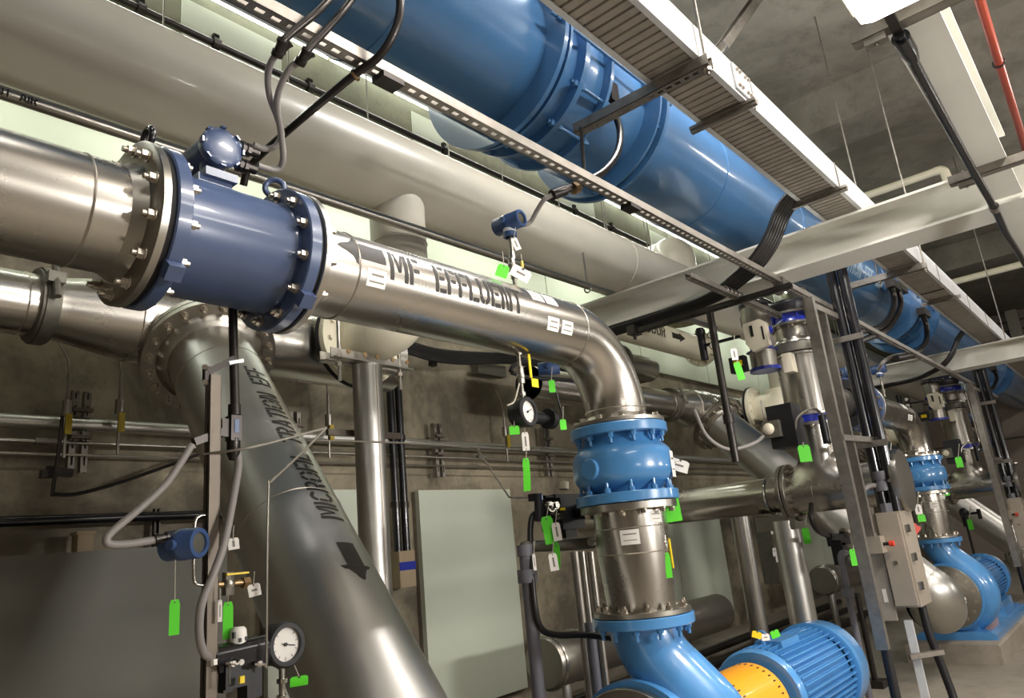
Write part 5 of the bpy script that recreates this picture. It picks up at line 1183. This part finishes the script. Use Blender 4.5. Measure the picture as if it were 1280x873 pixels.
# positioner and air set left of the near valve column
t = thing('valve_actuator', 'black valve positioner with air fittings left of the near steel spool', 'actuator', at(710, 640, y=2.75))
def Q(px, py, y=2.7): return at(px, py, y=y)
m = MB(); m.box2(Q(700, 622, 2.65), Q(732, 660, 2.65) + YA * .16); m.box2(Q(694, 618, 2.68), Q(735, 626, 2.68) + YA * .14); m.box2(Q(706, 655, 2.68), Q(722, 672, 2.68) + YA * .1); part(m, 'housing', BLACK, t, flat=True)
m = MB(); m.cyl(Q(716, 640), Q(752, 640, 2.42), .045); part(m, 'mounting_stem', BLACK, t)
m = MB(); m.cyl(Q(705, 612), Q(705, 603), .03, n=16); part(m, 'beacon', CREAM, t)
m = MB(); m.cyl(Q(673, 619), Q(674, 652), .026, n=16); m.box2(Q(668, 617), Q(679, 626) + YA * .05); m.cyl(Q(680, 622), Q(700, 622), .012); rg = part(m, 'air_regulator', BLACK, t)
m = MB(); m.box2(Q(675, 618, 2.67), Q(679, 625, 2.66)); part(m, 'blue_cap', TXB, rg, flat=True)
m = MB()
for px, py in ((684, 632), (692, 632), (697, 646), (690, 640)): m.cyl(Q(px, py, 2.66), Q(px, py, 2.66) - YA * .03, .02, n=10)
m.tube([Q(684, 634, 2.64), Q(690, 640, 2.63), Q(697, 636, 2.64)], .005, 6); part(m, 'fittings', STEEL, t)
m = MB(); m.box2(Q(701, 635, 2.64), Q(707, 638, 2.64) + YA * .01); part(m, 'yellow_plate', YELL, t, flat=True)
POSN = t
t = thing('drain_line', 'grey plastic drain pipe beside the tall pale panel', 'pipe', Q(665, 853, 2.75))
m = MB(); tp = Q(656, 686, 2.75); m.cyl(tp, Vector((tp.x, tp.y, H - 1.77)), .036, n=18)
c = Q(661, 720, 2.75); m.lathe([(-.035, .036), (-.035, .056), (.035, .056), (.035, .036)], Vector((tp.x, tp.y, c.z)), ZA, 18); m.lathe([(-.04, .036), (-.04, .046), (.02, .046), (.02, .036)], tp, ZA, 18); part(m, 'standpipe', PVCG, t)
m = MB(); m.tube([tp + ZA * -.02, tp + ZA * .01, Q(666, 683, 2.73), Q(700, 682, 2.62), Q(742, 679, 2.5)], .032, 14, 3); part(m, 'top_run', CAST, t)
m = MB(); m.cyl(Q(738, 678, 2.45), Q(762, 675, 2.45), .022, n=12); m.cyl(Q(748, 677, 2.45), Q(756, 676, 2.45), .032, n=8); m.cyl(Q(760, 675, 2.44), Q(776, 675, 2.35), .012, n=8); part(m, 'valve_fitting', STEEL, t)
flex('hose', 'black hose looping from the positioner to the pump foot', [Q(686, 640, 2.74), Q(668, 643, 2.74), Q(663, 660, 2.74), Q(664, 700, 2.72), Q(668, 755, 2.7), Q(676, 785, 2.7), Q(695, 794, 2.68), Q(730, 794, 2.6), Q(765, 798, 2.5)], .018, CABLE, cat='hose')
for i, (px, p0, p1, rr, y_, m_, lab) in enumerate(((718, 690, 860, .03, 2.9, GALV, 'slim steel upright next to the pump hose, leftmost of three'), (727, 690, 860, .024, 2.75, STEELD, 'grey conduit upright left of the near spool with a dark sleeve below'), (738, 690, 800, .022, 2.7, STEELD, 'slim steel tube closest to the near spool'))):
    a = Q(px, p0, y_); t = thing('upright_tube', lab, 'tube', Vector((a.x, y_, H - 1.77))); m = MB(); m.cyl(a, Vector((a.x, y_, H - 1.77)), rr, n=14); part(m, 'tube', m_, t)
    if i == 1: m = MB(); c = Q(px + 4, 815, y_); m.cyl(Vector((a.x, y_, c.z - .3)), Vector((a.x, y_, c.z + .15)), .036, n=14); part(m, 'sleeve', PVCG, t)
t = thing('low_pipe', 'low stainless pipe with an end cap behind the near blue pump', 'pipe', at(720, 825, y=4.1))
c0, c1 = at(679, 822, y=4.1), at(800, 830, y=4.1)
m = MB(); m.lathe([(0, 0), (0, .19), (.02, .205), (.28, .205), (.30, .195), (3.2, .195)], Vector((c0.x, 4.1, c0.z - .05)), XA, 40); part(m, 'pipe_run', STEELD, t)
for q, rr in ((.42, .012), (.05, .02)):
    m = MB(); m.torus(Vector((c0.x + q, 4.1, c0.z - .05)), XA, .2, rr, 40, 8); part(m, 'band', STEEL, t)
for q in (.25, 2.2):
    m = MB(); m.cyl(Vector((c0.x + q, 4.1, H - 1.77)), Vector((c0.x + q, 4.1, c0.z - .22)), .05, n=14); part(m, 'stand', STEELG, t)
LOWP = t
dup(LOWP, (DX - .3, 0, .0), 'distant low stainless pipe behind the steel control box'); dup(POSN, (DX, 0, 0), 'distant black valve positioner by the slanted pipe')
# lines on the floor behind the pump
for k, (yy, zz, r_, lab) in enumerate(((4.7, -1.5, .05, 'dark pipe low along the wall behind the pump, upper one'), (4.55, -1.62, .05, 'dark pipe low along the wall behind the pump, lower one'), (4.3, -1.70, .06, 'dark pipe lying along the floor behind the pump'))):
    m = MB(); m.cyl(V(3, yy, zz), V(14, yy, zz), r_, n=14); solo(m, 'low_pipe', CONDD, lab, 'pipe')
# uprights and panel behind the level tee pipe
for px, p0, yy, rr, lab in ((925, 650, 4.0, .11, 'dull steel column behind the level tee pipe, left one'), (985, 660, 3.2, .10, 'dull steel column right of the grey wall cabinet')):
    a = at(px, p0, y=yy); m = MB(); m.cyl(Vector((a.x, yy, H - 1.77)), Vector((a.x, yy, a.z + .25)), rr, n=24); solo(m, 'support_column', STEELG, lab, 'column')
t = thing('wall_cabinet', 'dark grey cabinet with small white labels below the tee pipe', 'cabinet', at(975, 700, y=4.6))
a, b = at(960, 645, y=4.6), at(984, 728, y=4.6); m = MB(); m.box2(Vector((a.x, 4.6, b.z)), Vector((b.x, 4.85, a.z))); part(m, 'body', CAST, t, flat=True)
for px, py, w_, h_ in ((966, 664, .16, .09), (970, 687, .26, .05), (970, 692, .24, .08), (971, 699, .07, .1)):
    c = at(px, py, y=4.597); m = MB(); m.box(c, w_, .004, h_); part(m, 'label_sticker', WHITE, t, flat=True)
t = thing('drain_line', 'thin grey standpipe rising from the floor by the black positioner', 'pipe', at(1070, 840, y=2.1))
a = at(1053, 708, y=2.2); m = MB(); m.cyl(a, Vector((a.x, 2.2, H - 1.77)), .028, n=14); m.tube([a, a + ZA * .06, a + Vector((.05, 0, .1)), a + Vector((.16, 0, .1))], .028, 12); m.cyl(a - ZA * .25, a - ZA * .18, .05, n=12); part(m, 'standpipe', PVCG, t)
m = MB(); a = at(1080, 785, y=2.7); m.cyl(Vector((a.x, 2.7, H - 1.77)), Vector((a.x, 2.7, a.z + .35)), .03, n=12); m.box2(Vector((a.x - .1, 2.6, H - 1.77)), Vector((a.x + .1, 2.8, H - 1.70))); solo(m, 'stub_post', CONDD, 'short dark floor post behind the thin grey standpipe', 'post', flat=True)

t = thing('valve_actuator', 'small black positioner on top of the thin grey standpipe', 'actuator', at(1056, 690, y=2.25))
def W(px, py, y=2.25): return at(px, py, y=y)
m = MB(); m.box2(W(1049, 668), W(1064, 680) + YA * .12); m.box2(W(1052, 679), W(1062, 705) + YA * .10); m.cyl(W(1047, 672), W(1036, 671), .03, n=12); part(m, 'housing', BLACK, t, flat=True)
m = MB(); m.cyl(W(1056, 668), W(1056, 664), .05, n=16); part(m, 'cover', STEELD, t)
m = MB(); m.tube([W(1037, 671), W(1022, 664), W(1014, 648), W(1014, 630)], .02, 10); part(m, 'flexible_conduit', CONDD, t)

# conduits of the far blue coupling
for k, pts in enumerate(([(1113, 355), (1118, 375), (1113, 395), (1098, 410), (1072, 415)], [(1122, 358), (1126, 380), (1119, 398), (1104, 415), (1070, 428)], [(1152, 390), (1158, 408), (1157, 428), (1143, 442), (1120, 448)], [(1240, 460), (1246, 472), (1240, 486), (1228, 490)])):
    P3 = [at(px, py, y=1.85) for px, py in pts]
    t = flex('conduit', ['dark conduit bending down beside the far coupling, left one', 'dark conduit bending down beside the far coupling, right one', 'dark conduit bending down past the far coupling by the second cross beam', 'dark conduit at the far right under the second cross beam'][k], P3, .034, CONDD)
    m = MB(); m.bar(P3[0] - XA * .06, P3[0] + XA * .3, .1, .1); part(m, 'junction_body', CONDD, t, flat=True)
for px, py, lab, y_ in ((1098, 462, 'distant small blue transmitter over the far meter', 2.2),):
    transmitter(lab, at(px, py, y=y_), (0, -1, 0), TXB, .055, .17, at(1101, 495, y=y_).z)
P3 = [at(1098, 462, y=2.1), at(1105, 452, y=2.0), at(1118, 445, y=1.95), at(1140, 442, y=1.9)]
flex('flexible_conduit', 'distant grey flexible conduit to the small transmitter', P3, .02, CONDG)

# ------------------------------------------------------------------ tags and cards hung on the equipment
def hung(name, label, px, py, wpx, hpx, y, m_, tilt=0.0, string=None, curl=0.0, cat='tag', turn=0.0, group=None):
    c = at(px, py, y=y); dep = (c - Vector((0, 0, H))).dot(RZ); k = dep / FOC
    sx_, sz_ = wpx * k, hpx * k
    yaw = math.atan2(c.x, c.y) * -0.75 + turn
    t = thing(name, label, cat, c + ZA * sz_ / 2, group)
    R3 = Matrix.Rotation(yaw, 3, 'Z') @ Matrix.Rotation(math.radians(tilt), 3, 'Y')
    m = MB(); n = 7; vs = []
    for i in range(n + 1):
        f = i / n; z = sz_ * (.5 - f); ww = sx_ * (.5 if 0 < f else .36); dy = curl * (f ** 2)
        for q in (-1, 1):
            for th in (-.0006, .0006): vs.append(c + R3 @ Vector((q * ww, dy * sz_ + th, z)))
    fs = [(0, 1, 3, 2), (4 * n, 4 * n + 2, 4 * n + 3, 4 * n + 1)]
    for i in range(n):
        o = 4 * i; fs += [(o, o + 2, o + 6, o + 4), (o + 1, o + 5, o + 7, o + 3), (o, o + 4, o + 5, o + 1), (o + 2, o + 3, o + 7, o + 6)]
    m.add(vs, fs); card = part(m, 'card', m_, t, flat=True)
    hole = c + R3 @ Vector((0, 0, sz_ * .42))
    m = MB(); nrm_ = R3 @ Vector((0, -1, 0)); m.cyl(hole + nrm_ * .0007, hole + nrm_ * .0012, sx_ * .07, n=10); part(m, 'eyelet', BLACK, card)
    if m_ is WHITE:
        m = MB(); long_v = sz_ > sx_
        if long_v: m.box(c + nrm_ * .001, sx_ * .22, .0006, sz_ * .55, R3)
        else: m.box(c + nrm_ * .001, sx_ * .45, .0006, sz_ * .16, R3)
        part(m, 'print', GREY, card, flat=True)
    if string is None and cat == 'tag': string = (px, py - hpx / 2 - 16)
    if string:
        m = MB(); s0 = at(string[0], string[1], y=y); m.tube([s0, (s0 + hole) / 2, hole], max(.0012, .55 * k), 6, 1); part(m, 'string', TWINE, t)
    return t
G = lambda label, *a, **k: hung('equipment_tag', label, *a, GREEN, group='green equipment tags', **k)
Wt = lambda label, *a, **k: hung('label_card', label, *a, WHITE, group='white label cards', **k)
G('green tag hanging from the left blue transmitter', 218, 772, 12, 42, 2.24, string=(219, 700))
G('green tag under the small yellow-lever valve of the stand', 285, 776, 12, 44, 2.30, string=(285, 734))
G('green tag below the gauge at the bottom left', 374, 852, 22, 12, 2.2, string=(368, 832), curl=.3)
G('green tag lying on the lettered pipe by the transmitter stem', 628, 339, 15, 17, 2.1, tilt=22)
G('green tag peeking out below the hanging gauge', 643, 538, 13, 11, 2.22)
G('curled green tag dangling on a string well below the hanging gauge', 659, 593, 9, 40, 2.2, string=(658, 560), curl=.25)
G('small green tag in the shade behind the hanging gauge', 690, 483, 8, 16, 3.15)
G('small green tag by the dark valve left of the near elbow', 704, 531, 8, 13, 3.15)
G('green tag hanging from the black positioner left of the spool', 686, 663, 15, 34, 2.6, tilt=-6)
G('curled green tag beneath the grey drain run', 697, 696, 8, 32, 2.6, curl=.3)
G('bright green tag against the level tee pipe beside the near blue valve', 840, 634, 20, 36, 2.0, string=(838, 582), tilt=-3)
G('green tag next to the yellow lever at the near spool', 835, 707, 8, 30, 2.0)
G('green tag left of the upright actuator', 924, 464, 9, 23, 2.25, tilt=-8)
G('green tag below the square black valve box', 1006, 567, 15, 21, 2.05, string=(1004, 553))
G('dim green tag under the tee flange, left of two', 979, 663, 8, 16, 2.9)
G('dim green tag under the tee pipe, right of two', 1008, 670, 9, 19, 2.6)
G('green tag on the black positioner left of the strut stand', 1068, 697, 10, 20, 1.9)
G('green tag left of the far blue valve', 1114, 577, 10, 14, 2.1)
G('small green tag on the distant black valve box', 1199, 578, 8, 13, 2.1)
G('green tag right of the far blue valve', 1180, 612, 9, 17, 2.0, tilt=-8)
G('small green tag on the distant steel spool', 1152, 648, 9, 9, 1.85)
G('green tag on the small black valve of the far slanted pipe', 1213, 656, 6, 13, 2.4)
G('green tag on the eye of the near pump motor', 969, 793, 11, 9, 2.1, tilt=-15, string=False)
hung('equipment_tag', 'yellow tag on the eye of the near pump motor', 946, 794, 12, 8, 2.1, YELL, tilt=20, string=False)
Wt('white card on the eye of the near pump motor', 957, 797, 10, 8, 2.08, string=False)
Wt('white card hanging below the blue transmitter housing', 645, 305, 8, 17, 2.15, tilt=-18)
Wt('white card leaning on the lettered pipe beside the yellow lever', 651, 342, 26, 16, 2.08, tilt=32)
Wt('narrow white card just below the hanging gauge', 657, 552, 9, 23, 2.2, string=(656, 536))
Wt('white card tied beside the near blue valve', 849, 582, 24, 15, 1.95, tilt=22, string=(838, 580))
Wt('white card beside the green tag on the black positioner', 696, 665, 11, 22, 2.56, tilt=-4)
Wt('white card under the grey drain run', 692, 703, 11, 21, 2.56, tilt=-4)
Wt('pale narrow strip card left of the pump hose', 668, 703, 4, 20, 2.6)
Wt('small white card on the instrument stand', 292, 680, 13, 14, 2.24, tilt=-6)
Wt('small white card right of the yellow-lever valve on the stand', 318, 738, 15, 15, 2.24, tilt=-10)
Wt('pale narrow card left of the green tag on the stand', 275, 764, 5, 26, 2.24)
Wt('white card above the steel control box', 1121, 628, 9, 14, 1.8)
Wt('white card on the distant steel spool', 1148, 637, 8, 12, 1.84)
Wt('white card hanging left of the upright actuator', 918, 443, 8, 15, 2.25)
t = hung('warning_sign', 'red diamond warning sign at the far pump discharge', 1144, 661, 11, 11, 1.8, REDB, tilt=45, cat='sign')
t = ball_valve(at(829, 678, y=2.02), 'ball valve with a long yellow lever on the near spool', (.03, -.02, -.06, .014, .006, .15))
t = thing('vent_valve', 'small black valve on the far slanted pipe', 'valve', at(1205, 645, y=2.5))
m = MB(); c = at(1205, 643, y=2.5); m.cyl(c - ZA * .2, c + ZA * .05, .05, n=12); m.cyl(c - XA * .12, c + XA * .12, .045, n=10); m.sphere(c + ZA * .03, .07, 14); m.cyl(c + XA * .1 , c + XA * .1 - YA * .2, .02, n=8); m.cyl(c + XA * .1 - YA * .2 - ZA * .1, c + XA * .1 - YA * .2 + ZA * .06, .03, n=8); m.cyl(c - ZA * 1.55, c - ZA * .2, .02, n=8); part(m, 'body', BLACK, t)
